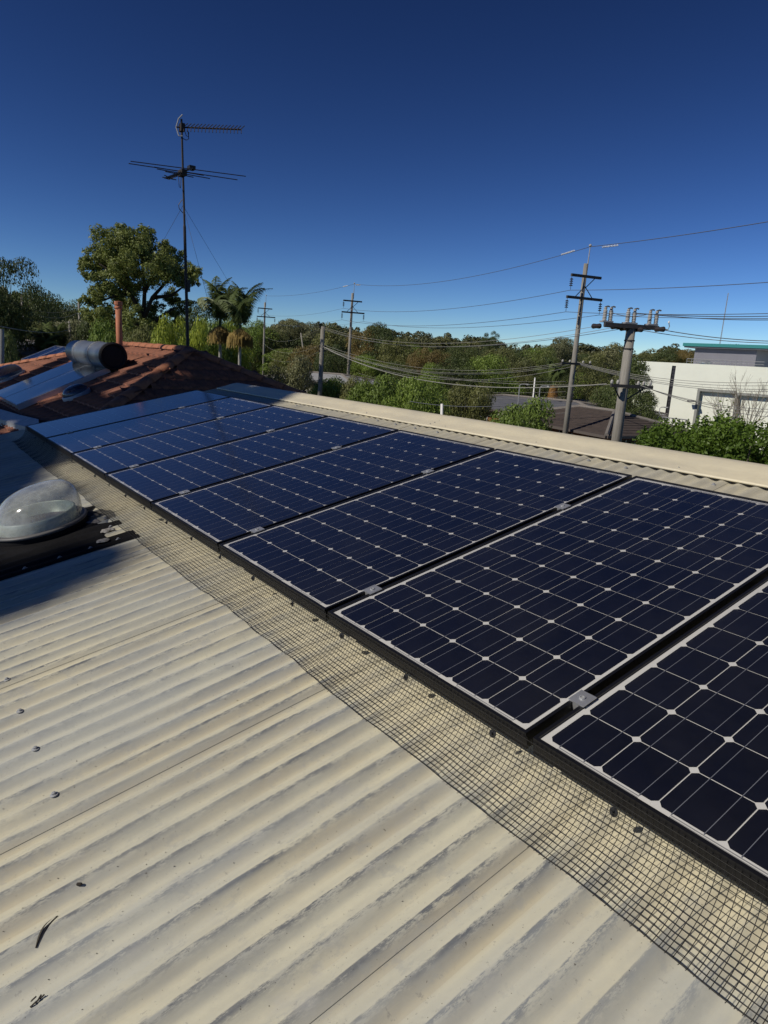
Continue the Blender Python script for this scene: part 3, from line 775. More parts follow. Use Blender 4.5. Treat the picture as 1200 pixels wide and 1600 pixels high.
# ------------------------------------------------------------------ foliage
def rng(seed): return np.random.default_rng(seed)
def cards(C, N, L, g_, aspect=.5):
    """diamond leaves: centres C, normals N, lengths L"""
    n = len(C); r_ = g_.normal(size=(n, 3)); a = np.cross(N, r_); a /= np.linalg.norm(a, axis=1, keepdims=True) + 1e-9
    b = np.cross(N, a); L = L[:, None]
    V = np.stack([C - a * L, C - b * L * aspect + N * L * .12, C + a * L, C + b * L * aspect + N * L * .12], 1).reshape(-1, 3)
    F = np.arange(n * 4).reshape(n, 4); return V, F
def crown(seed, H, W, nb, nl, leaf, base=.25, shape='round', flat=.75):
    """blob centres, then leaves in their shells. returns V,F and blobs"""
    g_ = rng(seed); B = []
    tries = 0
    while len(B) < nb and tries < 4000:
        tries += 1
        p = g_.uniform(-1, 1, 3)
        if (p ** 2).sum() > 1 or (p ** 2).sum() < .12: continue
        if shape == 'cone': 
            k = (p[2] + 1) / 2; p[:2] *= 1.05 * (1 - k) ** .7 + .12
        if shape == 'umbrella': p[2] = abs(p[2]) * 1.1 - .35 * (p[0] ** 2 + p[1] ** 2)
        zc = H * (base + (1 - base) / 2) ; z = zc + p[2] * H * (1 - base) / 2 * .82
        rad = W * g_.uniform(.10, .19) * (1 if shape != 'cone' else .7 + .5 * (1 - k))
        B.append((p[0] * W / 2 * .82, p[1] * W / 2 * .82, z, rad))
    B = np.array(B); w_ = B[:, 3] ** 2; idx = g_.choice(len(B), nl, p=w_ / w_.sum())
    d = g_.normal(size=(nl, 3)); d[:, 2] = np.abs(d[:, 2]) * np.where(g_.random(nl) < .78, 1, -1); d /= np.linalg.norm(d, axis=1, keepdims=True)
    rr = B[idx, 3] * (.55 + .55 * g_.random(nl) ** .6)
    C = B[idx, :3] + d * rr[:, None] * np.array([1, 1, flat])
    N = d + g_.normal(size=(nl, 3)) * .55; N /= np.linalg.norm(N, axis=1, keepdims=True)
    k = np.array([1, 1, 1.0]); sp = np.percentile(np.abs(C[:, :2]), 97); k[:2] = W / 2 / sp
    zt = np.percentile(C[:, 2], 99.7); k[2] = H / zt if base >= 0 else H / zt
    C = C * k; B[:, :3] *= k
    V, F = cards(C, N, leaf * g_.uniform(.6, 1.3, nl), g_)
    return V, F, B
def trunk_mesh(B, H, r0, m_, nlimb=14, seed=1, base=.25, n=6):
    m = MB(); r_ = random.Random(seed)
    ctr = Vector((0, 0, 0)); top_ = Vector((r_.uniform(-.1, .1) * H * .3, r_.uniform(-.1, .1) * H * .3, H * (base + .25)))
    mid = top_ * .5 + Vector((r_.uniform(-.03, .03) * H, r_.uniform(-.03, .03) * H, 0))
    m.tube([ctr, mid, top_, top_ + Vector((0, 0, H * .18))], [r0, r0 * .8, r0 * .55, r0 * .15], n + 2)
    for b_ in list(B)[:nlimb]:
        e = Vector(b_[:3]); s = mid.lerp(top_, r_.uniform(.1, 1.0))
        k = s.lerp(e, .5) + Vector((r_.uniform(-.1, .1), r_.uniform(-.1, .1), -.06)) * (e - s).length * .8
        m.tube([s, k, e], [r0 * .36, r0 * .2, r0 * .06], n)
        for _ in range(2):
            e2 = e + Vector((r_.uniform(-1, 1), r_.uniform(-1, 1), r_.uniform(.1, .9))) * b_[3] * .8
            m.tube([k.lerp(e, .6), e2], [r0 * .10, r0 * .03], 4)
    return m.mesh('trunk', m_, True)
KIND = {}   # name -> list of (crown mesh data arrays, trunk mesh, H, W)
def variants(kind, n, H, W, nb, nl, leaf, mats, bark='bark', base=.2, shape='round', flat=.75, r0=.22):
    out = []
    for i in range(n):
        V, F, B = crown(100 * len(KIND) + i + 17, H, W, nb, nl, leaf, base, shape, flat)
        tm_ = trunk_mesh(B, H, r0, M[bark], seed=i, base=base)
        out.append((V, F, tm_, {}))
    KIND[kind] = (out, H, W, mats)
def leafmesh(kind, i, mkey):
    V, F, tm_, cache = KIND[kind][0][i]
    if mkey not in cache: cache[mkey] = fast_mesh('crown', V, F, M[mkey])
    return cache[mkey]
variants('round', 5, 10, 9, 40, 15000, .13, ['l_dark', 'l_olive', 'l_light'], base=.12)
variants('gum', 4, 12, 9, 30, 13000, .13, ['l_gum', 'l_olive'], base=.35, flat=.6)
variants('cas', 3, 10, 5.5, 34, 11000, .11, ['l_olive', 'l_grey'], base=.08, shape='cone', flat=1.1)
variants('shrub', 4, 4, 5.5, 34, 20000, .085, ['l_light', 'l_lime', 'l_grey'], base=-.1, flat=.8, r0=.10)
def tree(kind, v, px, py, wpx, D, mkey, name, label, group=None, cat='tree', sink=0):
    p = at(px, py, D); gz = ground_z(p.x, p.y) - sink; H = p.z - gz; W = wpx * D * 1.06 / FPX
    out, H0, W0, _ = KIND[kind]
    t = thing(name, label, cat, (p.x, p.y, gz), (0, 0, rnd.uniform(0, 6.28)), group)
    sc_ = (W / W0, W / W0, H / H0 * 1.0)
    a = link('crown', leafmesh(kind, v % len(out), mkey), t); b_ = link('trunk', out[v % len(out)][2], t)
    a.scale = sc_; b_.scale = sc_
    return t

# ---- the big gum tree left of the mast
def big_gum():
    D = 46; base = at(222, 560, D); gz = ground_z(base.x, base.y); s = D * 1.055 / FPX
    root = thing('gum_tree', 'tall spreading gum tree with layered crown behind the tiled roof', 'tree', (base.x, base.y, gz))
    blobs = [(175, 395, 34, 0), (205, 375, 28, -1), (232, 388, 26, 1), (150, 405, 24, 1), (140, 425, 17, 0), (190, 412, 30, 2), (225, 415, 34, -2), (255, 410, 30, 0), (280, 420, 26, 1), (298, 428, 15, -1),
             (265, 395, 20, 2), (210, 440, 26, 2), (170, 440, 24, -1), (160, 465, 24, 1), (150, 490, 22, -1), (175, 500, 28, 2), (200, 480, 24, 3), (145, 468, 14, 0), (133, 470, 9, 0), (215, 505, 24, -2), (240, 480, 15, 3), (268, 465, 16, 2),
             (285, 440, 14, -2), (303, 440, 9, 0), (250, 505, 20, 1), (275, 495, 18, 2), (240, 445, 12, 3), (185, 365, 16, 0), (225, 365, 14, 1), (130, 408, 9, 0), (170, 520, 26, 0), (290, 480, 13, 2), (192, 455, 18, 0)]
    B = []
    for px, py, r_, dd in blobs:
        q = at(px, py, D + dd * 1.1) - Vector((base.x, base.y, gz)); B.append((*q, r_ * s))
    B = np.array(B); g_ = rng(42); nl = 80000
    # every blob breaks into small tufts
    T = []
    for b_ in B:
        for _ in range(16):
            d = g_.normal(size=3); d /= np.linalg.norm(d); T.append((*(b_[:3] + d * b_[3] * g_.uniform(.45, .95) * np.array([1, 1, .8])), b_[3] * g_.uniform(.22, .40)))
    T = np.array(T); w_ = T[:, 3] ** 2; idx = g_.choice(len(T), nl, p=w_ / w_.sum())
    d = g_.normal(size=(nl, 3)); d[:, 2] = np.abs(d[:, 2]) * np.where(g_.random(nl) < .75, 1, -1); d /= np.linalg.norm(d, axis=1, keepdims=True)
    C = T[idx, :3] + d * (T[idx, 3] * (.4 + .7 * g_.random(nl)))[:, None]
    N = d + g_.normal(size=(nl, 3)) * .5; N /= np.linalg.norm(N, axis=1, keepdims=True)
    V, F = cards(C, N, .075 * g_.uniform(.6, 1.4, nl), g_, .45)
    link('crown', fast_mesh('crown', V, F, M['l_gum']), root)
    m = MB(); O = Vector((base.x, base.y, gz))
    def P(px, py, dd=0): return at(px, py, D + dd) - O
    m.tube([P(224, 620), P(225, 540), P(224, 500)], [.34, .28, .22], 10)
    f = P(224, 500)
    for path in ([(224, 500), (205, 460), (178, 428), (155, 412)], [(224, 500), (226, 455), (222, 410), (215, 380)], [(224, 500), (238, 465), (262, 438), (282, 424)], [(205, 460), (198, 425), (185, 395)], [(226, 455), (240, 430), (252, 405)],
                 [(238, 465), (268, 462), (290, 445)], [(205, 460), (180, 462), (160, 470)], [(222, 410), (235, 395)], [(178, 428), (165, 400)], [(262, 438), (270, 412)], [(224, 520), (200, 490), (170, 485)], [(226, 520), (250, 495), (275, 480)]):
        dd = rnd.uniform(-1.5, 1.5); n_ = len(path)
        m.tube([P(a, b_, dd * i / n_) for i, (a, b_) in enumerate(path)], [.15 - .11 * i / (n_ - 1) for i in range(n_)], 6)
    m.build('trunk', M['darkbark'], root, True)
big_gum()

# ---- palms
def frond_mesh(L=3.0, seed=0):
    r_ = random.Random(seed); V = []; F = []; n = 34; P = []
    for i in range(n + 1):
        t = i / n; a = 1.12 - 1.55 * t ** 1.5
        P.append((P[-1][0] + L / n * math.cos(a), P[-1][1] + L / n * math.sin(a)) if P else (0, 0))
    for i in range(1, n):
        x, z = P[i]; t = i / n; ll = .62 * math.sin(PI * min(1, t * .92 + .12)) ** .7 + .08
        for s in (-1, 1):
            for q in range(2):
                dx = .25 + r_.uniform(-.1, .15); dz = -.25 - .35 * r_.random() - q * .15
                tip = (x + ll * dx, s * ll * .85, z + ll * dz); b0 = len(V); w_ = .022
                x_ = x + q * L / n / 2
                V += [(x_ - w_, 0, z), (x_ + w_, 0, z), tip, ((x_ + tip[0]) / 2, tip[1] / 2, (z + tip[2]) / 2 + .05)]
                F += [(b0, b0 + 1, b0 + 2, b0 + 3)]
    return V, F, P
def palm(px, py_c, py_b, D, lean, label, skirt=None, nf=17, L=3.0, scale=1.0):
    c = at(px, py_c, D); bz = at(px - lean, py_b, D); gz = ground_z(bz.x, bz.y)
    root = thing('palm_tree', label, 'palm tree', (bz.x, bz.y, gz)); top_ = c - Vector((bz.x, bz.y, gz))
    MB().tube([(0, 0, 0), Vector((top_.x * .4, top_.y * .4, top_.z * .5)), top_ - Vector((0, 0, 1.1)), top_ - Vector((0, 0, 1.0)), top_], [.12, .10, .085, .11, .07], 10).build('trunk', M['palebark'], root, True)
    cs_ = MB().tube([top_ - Vector((0, 0, 1.3)), top_ - Vector((0, 0, .9)), top_ + Vector((0, 0, .1))], [.09, .13, .06], 10).build('crownshaft', M['l_palm'], root, True)
    for k in range(nf):
        V, F, P = frond_mesh(L * rnd.uniform(.8, 1.05), k)
        o = link('frond', fast_mesh('frond', V, F, M['l_palm']), root)
        mm = MB().tube([(p[0], 0, p[1]) for p in P[::4]], [.028 - .0028 * i for i in range(len(P[::4]))], 4).build('midrib', M['l_palm'], o)
        o.location = top_; o.rotation_euler = (R(rnd.uniform(-25, 25)), R(rnd.uniform(-42, 16)), 2 * PI * k / nf + rnd.uniform(-.2, .2)); o.scale = (scale,) * 3
    if skirt:
        for side in skirt:
            g_ = rng(int(px)); n = 2200; V = []; F = []
            a = g_.uniform(0, 2 * PI, n); r_ = g_.uniform(.05, .75, n); z0 = .55 * (1 - (r_ / .8) ** 2) + g_.normal(size=n) * .06
            ln = g_.uniform(.35, .95, n) * (1 - .35 * r_ / .75)
            x = r_ * np.cos(a); y = r_ * np.sin(a); w_ = .016
            A = np.stack([x - w_, y, z0], 1); B_ = np.stack([x + w_, y, z0], 1); C_ = np.stack([x * 1.06 + w_, y * 1.06, z0 - ln], 1); D_ = np.stack([x * 1.06 - w_, y * 1.06, z0 - ln], 1)
            V = np.stack([A, B_, C_, D_], 1).reshape(-1, 3) + np.array([side[0], 0, top_.z + side[1]]) + np.array([top_.x, top_.y, 0]) * .9
            o = link('flower_strands', fast_mesh('flower_strands', V, np.arange(4 * n).reshape(n, 4), M['straw']), root)
D_p = 44
palm(344, 497, 575, D_p, 0, 'left palm of the close pair behind the tiled hip', [(0.0, -1.1)])
palm(375, 504, 580, D_p - 1, 1, 'right palm of the close pair, next to the slim far power pole', [(0.0, -1.0)])
palm(866, 592, 640, 60, 0, 'palm with a hanging brown skirt between grey roof and power pole', None, 15, 2.3)
gp = at(863, 625, 59.3)
sk2 = rng(9); n_ = 1600; a_ = sk2.uniform(0, 2 * PI, n_); zt = sk2.uniform(-1.1, 1.1, n_); rr_ = .28 + .32 * (1 - (zt + 1.1) / 2.2) * sk2.uniform(.8, 1.1, n_)
C_ = np.stack([gp.x + rr_ * np.cos(a_), gp.y + rr_ * np.sin(a_), gp.z + zt], 1); N_ = np.stack([np.cos(a_), np.sin(a_), 0 * a_], 1) + sk2.normal(size=(n_, 3)) * .2
V_, F_ = cards(C_, N_, .14 * np.ones(n_), sk2, .4)
tag(link('dead_frond_skirt', fast_mesh('dead_frond_skirt', V_, F_, leaf_mat('dead_fronds', (0.305, 0.182, 0.069), .25))), 'brown cone of dead fronds hanging below the far palm', 'dead fronds')
# young palms by the left houses
palm(88, 548, 565, 52, 0, 'low feathery palm beside the dark house at far left', None, 13, 2.4)
palm(72, 552, 565, 50, 0, 'small palm left of the low feathery palm', None, 11, 2.0)

# ---- recognisable trees and shrubs: kind, variant, px, py(top), width px, D, material, name, label
T = tree
T('gum', 0, 6, 402, 76, 48, 'l_dark', 'dark_gum_tree', 'dark gum tree reaching in from the left edge')  # dark leaf colour carries the shade side of the far left trees
T('round', 1, -30, 436, 100, 50, 'l_dark', 'dark_gum_tree', 'dense dark tree at the very left edge of the frame')
T('round', 2, 55, 452, 70, 75, 'l_dark', 'evergreen_tree', 'dark tree right of the left edge gum on the slope')
T('round', 0, 88, 462, 70, 85, 'l_dark', 'evergreen_tree', 'dark rounded tree on the left hillside skyline')
T('round', 3, 118, 478, 60, 90, 'l_olive', 'evergreen_tree', 'olive tree where the left skyline meets the big gum')
T('shrub', 0, 8, 520, 60, 30, 'l_dark', 'dark_shrub', 'black green shrub beside the left edge post', cat='shrub')
T('round', 1, 60, 505, 90, 60, 'l_olive', 'leafy_tree', 'mid green tree behind the low palms at left')
T('round', 2, 118, 500, 80, 58, 'l_grey', 'leafy_tree', 'grey green tree in front of the left power pole')
T('round', 0, 150, 500, 70, 52, 'l_dark', 'leafy_tree', 'dark tree under the left side of the big gum')
T('shrub', 1, 175, 505, 80, 40, 'l_light', 'leafy_shrub', 'bright green shrub behind the flue pipe', cat='shrub')
T('shrub', 2, 218, 515, 60, 36, 'l_olive', 'leafy_shrub', 'olive shrub right of the flue pipe', cat='shrub')
T('shrub', 0, 268, 498, 66, 34, 'l_lime', 'lime_shrub', 'lime green shrub left of the antenna mast', cat='shrub')
T('shrub', 1, 303, 502, 50, 36, 'l_lime', 'lime_shrub', 'lime green shrub right of the antenna mast', cat='shrub')
T('shrub', 2, 330, 500, 60, 54, 'l_light', 'leafy_shrub', 'green shrub behind the left palm trunk', cat='shrub')
T('shrub', 0, 358, 498, 62, 56, 'l_lime', 'leafy_shrub', 'yellow green shrub behind the palm pair', cat='shrub')
T('round', 1, 398, 502, 60, 96, 'l_light', 'leafy_tree', 'light green tree left of the slim far power pole')
T('round', 3, 300, 480, 90, 70, 'l_dark', 'leafy_tree', 'dark tree between big gum and palms')
T('round', 0, 428, 512, 60, 97, 'l_olive', 'leafy_tree', 'olive tree right of the slim far power pole')
T('gum', 1, 460, 500, 66, 110, 'l_grey', 'gum_tree', 'grey green gum tree on the skyline right of the far pole')
T('gum', 2, 485, 504, 60, 110, 'l_grey', 'gum_tree', 'thin grey gum tree on the skyline left of the bare wooden pole')
T('cas', 0, 520, 507, 55, 100, 'l_olive', 'casuarina_tree', 'dark casuarina behind the bare wooden pole')
T('shrub', 1, 462, 558, 72, 55, 'l_grey', 'grey_shrub', 'round grey green bush left of the bare wooden pole', cat='shrub')
T('round', 2, 487, 540, 56, 70, 'l_orange', 'yellow_tree', 'yellowish tree behind the round grey bush')
T('round', 1, 520, 540, 50, 66, 'l_dark', 'leafy_tree', 'dark tree between the two middle poles')
T('round', 3, 600, 507, 72, 88, 'l_dark', 'gum_tree', 'tall dark brown green tree right of the middle power pole')
T('round', 0, 572, 515, 50, 90, 'l_orange', 'gum_tree', 'bronze tinted tree just right of the middle power pole')
T('round', 2, 625, 530, 55, 84, 'l_olive', 'leafy_tree', 'olive tree below the tall dark tree')
T('round', 1, 660, 545, 44, 80, 'l_orange', 'orange_tree', 'orange brown tree in the middle of the wood')
T('round', 0, 686, 548, 36, 82, 'l_orange', 'orange_tree', 'smaller bronze tree beside the orange brown tree')
T('shrub', 2, 520, 592, 70, 46, 'l_light', 'leafy_shrub', 'green shrub under the bare wooden pole', cat='shrub', sink=0)
T('shrub', 0, 560, 590, 60, 44, 'l_olive', 'leafy_shrub', 'olive shrub right of the middle power pole', cat='shrub')
T('shrub', 1, 590, 588, 90, 36, 'l_light', 'leafy_shrub', 'broad light green shrub beyond the ridge capping', cat='shrub')
T('shrub', 0, 640, 592, 90, 34, 'l_light', 'leafy_shrub', 'broad green shrub over the centre of the ridge capping', cat='shrub')
T('round', 3, 680, 585, 80, 46, 'l_light', 'leafy_tree', 'leafy light tree left of the thin white post')
T('round', 1, 715, 560, 70, 60, 'l_dark', 'leafy_tree', 'dark green tree behind the thin white post')
T('round', 2, 770, 555, 80, 62, 'l_light', 'leafy_tree', 'bright green tree left of the grey hip roof')
T('shrub', 2, 735, 600, 70, 38, 'l_olive', 'leafy_shrub', 'low olive shrub left of the grey roof eave', cat='shrub')
T('round', 0, 815, 560, 60, 72, 'l_olive', 'leafy_tree', 'olive tree above the grey hip roof')
T('gum', 0, 848, 540, 50, 100, 'l_gum', 'gum_tree', 'gum tree left of the skirted palm')
T('gum', 1, 880, 528, 50, 110, 'l_grey', 'gum_tree', 'pale gum on the skyline behind the tall power pole')
T('round', 3, 915, 560, 70, 62, 'l_olive', 'leafy_tree', 'olive tree between the two near power poles')
T('cas', 1, 957, 537, 60, 78, 'l_grey', 'casuarina_tree', 'feathery casuarina left of the stout near pole')
T('cas', 2, 930, 552, 50, 76, 'l_olive', 'casuarina_tree', 'olive casuarina between the near poles')
T('round', 0, 955, 600, 60, 50, 'l_dark', 'leafy_tree', 'dark tree behind the stout near pole')
T('cas', 0, 1000, 562, 60, 56, 'l_dark', 'pine_tree', 'dark open pine right of the stout near pole')
T('round', 2, 995, 612, 64, 44, 'l_dark', 'leafy_tree', 'dark bushy tree in front of the white building corner')
for px_, py_, wd, kd_, mk_, lb_ in ((1022, 552, 46, 'gum', 'l_olive', 'olive gum tree on the skyline right of the stout pole'), (1046, 545, 44, 'round', 'l_dark', 'dark tree on the skyline above the white building left corner'), (1072, 546, 40, 'gum', 'l_orange', 'brownish gum tree on the skyline beside the teal roofed upper storey'), (1096, 549, 44, 'round', 'l_olive', 'olive tree just behind the teal roofed upper storey')):
    T(kd_, 1, px_, py_, wd, 130, mk_, 'gum_tree', lb_)
T('gum', 2, 768, 518, 24, 150, 'l_dark', 'gum_tree', 'single round topped tree standing above the wooded skyline')
# drooping bush in front of the houses
T('shrub', 1, 822, 624, 104, 26, 'l_light', 'drooping_bush', 'rounded drooping light green bush in front of the grey roof', cat='bush')

# ---- rows of wood trees (things sharing a label) and the far wood (stuff)
g2 = random.Random(21)
for i in range(64):
    px = -40 + i * 20.5 + g2.uniform(-8, 8)
    if 995 < px < 1300: continue
    py = np.interp(px, [0, 120, 300, 450, 700, 950, 1100], [478, 505, 508, 522, 545, 560, 565]) + g2.uniform(-9, 9)
    kd = g2.choice(['round', 'round', 'cas', 'gum']); mk = g2.choice(['l_dark', 'l_olive', 'l_olive', 'l_light', 'l_dark', 'l_gum'])
    T(kd, g2.randrange(4), px, py, g2.uniform(36, 60), g2.uniform(105, 135), mk, 'woodland_tree', 'evergreen tree among many on the wooded slope', 'trees on the wooded slope')
for i in range(40):
    px = 300 + i * 18 + g2.uniform(-8, 8)
    if 372 < px < 450: continue
    py = np.interp(px, [300, 450, 700, 900, 1000], [535, 552, 580, 590, 595]) + g2.uniform(-10, 10)
    kd = g2.choice(['round', 'round', 'gum']); mk = g2.choice(['l_dark', 'l_olive', 'l_light', 'l_gum'])
    T(kd, g2.randrange(4), px, py, g2.uniform(48, 75), g2.uniform(68, 84), mk, 'woodland_tree', 'leafy tree crowded into the valley below the wooded slope', 'trees in the valley')
def far_wood():
    low = [crown(500 + i, 10, 8 if i % 2 else 6, 18, 1500, .36, .05, 'cone' if i % 3 == 2 else 'round', .9)[:2] for i in range(5)]
    Vs = []; Fs = []; b0 = 0; g_ = random.Random(4)
    for i in range(300):
        px = g_.uniform(-260, 1330); D = g_.choice([165, 190, 215, 240, 265]) + g_.uniform(-10, 10)
        sky_y = np.interp(px, [0, 60, 120, 300, 450, 600, 700, 800, 900, 1000, 1080, 1300], [440, 465, 490, 505, 506, 512, 524, 531, 540, 543, 542, 552])
        py = sky_y + g_.uniform(-5, 9) + (240 - D) * .10
        q = at(px, py, D); gz = ground_z(q.x, q.y) - 1; H = max(5, q.z - gz); V, F = low[g_.randrange(5)]
        a = g_.uniform(0, 6.28); c, s = math.cos(a), math.sin(a); wv = g_.uniform(.8, 1.3)
        X = V[:, 0] * c - V[:, 1] * s; Y = V[:, 0] * s + V[:, 1] * c
        Vs.append(np.stack([X * wv + q.x, Y * wv + q.y, V[:, 2] * H / 10 + gz], 1)); Fs.append(F + b0); b0 += len(V)
    o = link('far_wood', fast_mesh('far_wood', np.concatenate(Vs), np.concatenate(Fs), M['l_far']))
    tag(o, 'far wooded hill of mixed green and brown trees along the skyline', 'wood', kind='stuff')
M['l_far'] = leaf_mat('far_mixed_leaves', (0.152, 0.165, 0.076), .45, .2)
M['l_far'].node_tree.nodes['Noise Texture'].inputs['Scale'].default_value = .07
far_wood()

# ---- hedge at the right
def hedge():
    g_ = rng(77); O = at(1110, 690, 17)
    root = thing('hedge', 'dense bright green leafy hedge below the white building', 'hedge', (O.x, O.y, ground_z(O.x, O.y)))
    o3 = np.array([O.x, O.y, ground_z(O.x, O.y)]); B = []
    edge = [(985, 700), (1005, 680), (1030, 672), (1055, 668), (1080, 662), (1110, 662), (1130, 658), (1160, 668), (1185, 672), (1215, 668), (1260, 672), (1320, 676)]
    for i in range(420):
        px = g_.uniform(985, 1330); D = g_.uniform(15.0, 19.5); ty = np.interp(px, [e[0] for e in edge], [e[1] for e in edge])
        py = ty + 6 + abs(g_.normal()) * 4 + g_.random() ** .8 * 80
        q = at(px, py, D); B.append((q.x, q.y, q.z, g_.uniform(.16, .36)))
    B = np.array(B); nl = 60000; w_ = B[:, 3] ** 2; idx = g_.choice(len(B), nl, p=w_ / w_.sum())
    d = g_.normal(size=(nl, 3)); d[:, 2] = np.abs(d[:, 2]) * np.where(g_.random(nl) < .75, 1, -1); d /= np.linalg.norm(d, axis=1, keepdims=True)
    C = B[idx, :3] + d * (B[idx, 3] * (.5 + .65 * g_.random(nl)))[:, None] - o3
    N = d + g_.normal(size=(nl, 3)) * .6; N /= np.linalg.norm(N, axis=1, keepdims=True)
    V, F = cards(C, N, .042 * g_.uniform(.6, 1.35, nl), g_, .5)
    link('foliage', fast_mesh('foliage', V, F, M['l_hedge']), root)
    # upright shoots along the top
    Vs = []
    for i in range(70):
        px = g_.uniform(1000, 1200); ty = np.interp(px, [e[0] for e in edge], [e[1] for e in edge]); D = g_.uniform(15.5, 18)
        q = np.array(at(px, ty + 8, D)) - o3; h = g_.uniform(.12, .38)
        for k in range(16): Vs.append(q + np.array([g_.normal() * .025, g_.normal() * .025, h * k / 16]))
    Vs = np.array(Vs); N = g_.normal(size=Vs.shape); N[:, 2] = np.abs(N[:, 2]) + .4; N /= np.linalg.norm(N, axis=1, keepdims=True)
    V, F = cards(Vs, N, .045 * np.ones(len(Vs)), g_, .5); link('shoot', fast_mesh('shoot', V, F, M['l_hedge']), root)
    m = MB()
    for i in range(24):
        b_ = B[g_.integers(len(B))]; e = Vector(b_[:3]) - O.copy() + Vector((0, 0, O.z - o3[2])); m.tube([(e.x * .9, e.y * .9, 0), (e.x, e.y, e.z)], [.05, .015], 5)
    m.build('stem', M['bark'], root)
hedge()
def bare_tree():
    D = 30; O = at(1145, 720, D); O.z = ground_z(O.x, O.y); r_ = random.Random(8)
    root = thing('bare_tree', 'leafless twiggy tree in front of the white building', 'tree', O)
    m = MB()
    def br(p, d, L, r, lv):
        e = p + d * L; mid = p.lerp(e, .5) + Vector((r_.uniform(-1, 1), r_.uniform(-1, 1), 0)) * L * .06
        m.tube([p, mid, e], [r, r * .8, r * .55], 4 if lv else 6)
        if lv < 5:
            for _ in range(3 if lv else 5):
                nd = (d + Vector((r_.uniform(-1, 1), r_.uniform(-1, 1), r_.uniform(-.1, .7))) * .55).normalized()
                br(p.lerp(e, r_.uniform(.5, 1)), nd, L * r_.uniform(.55, .8), r * .55, lv + 1)
    br(Vector((0, 0, 0)), Vector((0, 0, 1)), 2.1, .07, 0)
    m.build('branches', mat('pale_twig_bark', (.22, .19, .15), .9), root)
    g_ = rng(5); n = 300; C = np.stack([g_.normal(size=n) * .25 - .5, g_.normal(size=n) * .25, 3.0 + g_.normal(size=n) * .35], 1); N = g_.normal(size=(n, 3)); N /= np.linalg.norm(N, axis=1, keepdims=True)
    V, F = cards(C, N, .07 * np.ones(n), g_); link('leaves', fast_mesh('leaves', V, F, M['l_light']), root)
bare_tree()

# ---- tall gums north-west of the house, out of frame: their crowns shade the tiled roof and the far panels
def shade_tree(targets, dist, label, seed, leaf=.16, dens=900):
    g_ = rng(seed); B = []
    for (x, y, z, r_) in targets:
        q = Vector((x, y, z)) + sd * dist; B.append((q.x, q.y, q.z, r_))
    B = np.array(B); cx, cy = B[:, 0].mean(), B[:, 1].mean(); gz = ground_z(cx, cy); o3 = np.array([cx, cy, gz])
    nl = int(dens * len(B)); w_ = B[:, 3] ** 2; idx = g_.choice(len(B), nl, p=w_ / w_.sum())
    d = g_.normal(size=(nl, 3)); d /= np.linalg.norm(d, axis=1, keepdims=True)
    C = B[idx, :3] + d * (B[idx, 3] * g_.random(nl) ** .45)[:, None] - o3
    N = g_.normal(size=(nl, 3)); N /= np.linalg.norm(N, axis=1, keepdims=True)
    root = thing('gum_tree', label, 'tree', o3)
    V, F = cards(C, N, leaf * g_.uniform(.7, 1.3, nl), g_, .5); link('crown', fast_mesh('crown', V, F, M['l_gum']), root)
    m = MB(); mz = (B[:, 2].min() - gz) * .8; m.tube([(0, 0, 0), (.2, .1, mz * .6), (0, 0, mz)], [.4, .32, .24], 10)
    for b_ in B: e = Vector(b_[:3]) - Vector(o3); m.tube([(0, 0, mz), Vector((0, 0, mz)).lerp(e, .5) - Vector((0, 0, .3)), e], [.12, .08, .03], 5)
    m.build('trunk', M['bark'], root, True)
# targets: (x, y, z) of the roof spots that lie in shade, radius of the clump shading them
TG = []
gs = random.Random(31)
for i in range(14):
    for j in range(8):
        if gs.random() < .14: continue
        x = -10.2 + i * .8 + gs.uniform(-.25, .25); s_ = (.75 if x < -6.5 else .55) + j * .78 + gs.uniform(-.25, .25)
        if j == 0 and gs.random() < .45: continue
        TG.append((x, YR - s_, ZR - s_ * TP, gs.uniform(.42, .68)))
for i in range(12): x = gs.uniform(-4.4, -1.0); TG.append((x, YR + gs.uniform(-1.5, 2.8), ZR - (x - XA) * TP, gs.uniform(.45, .75)))
for i in range(14):      # far panels and metal roof end
    TG.append((gs.uniform(-.8, .95), gs.uniform(-2.2, 2.1), .1, gs.uniform(.35, .55)))
for x, y in ((1.3, -.7), (1.5, -1.2), (2.0, -.75), (2.3, -1.1), (1.7, -1.8), (2.2, -1.6), (.9, -.5), (1.1, -1.1), (.5, -.2), (.55, .5), (.5, 1.1), (.4, 1.7), (.1, .2), (0, .9), (0, 1.5), (.8, .1), (.75, .6)):
    TG.append((x, y, -.15, .36))
for x, y in ((2.9, -1.1), (3.3, -1.0), (3.65, -.95), (3.6, -.7), (3.55, -.45), (3.45, -.35), (3.6, -1.3)): TG.append((x, y, -.25, .17))
half = [t for t in TG if t[0] < -4.5]; rest = [t for t in TG if t[0] >= -4.5]
shade_tree(rest, 19, 'tall gum tree standing left of the camera whose crown shades the far panels', 3)
shade_tree(half, 22, 'tall gum tree farther left whose crown shades the tiled roof', 4)

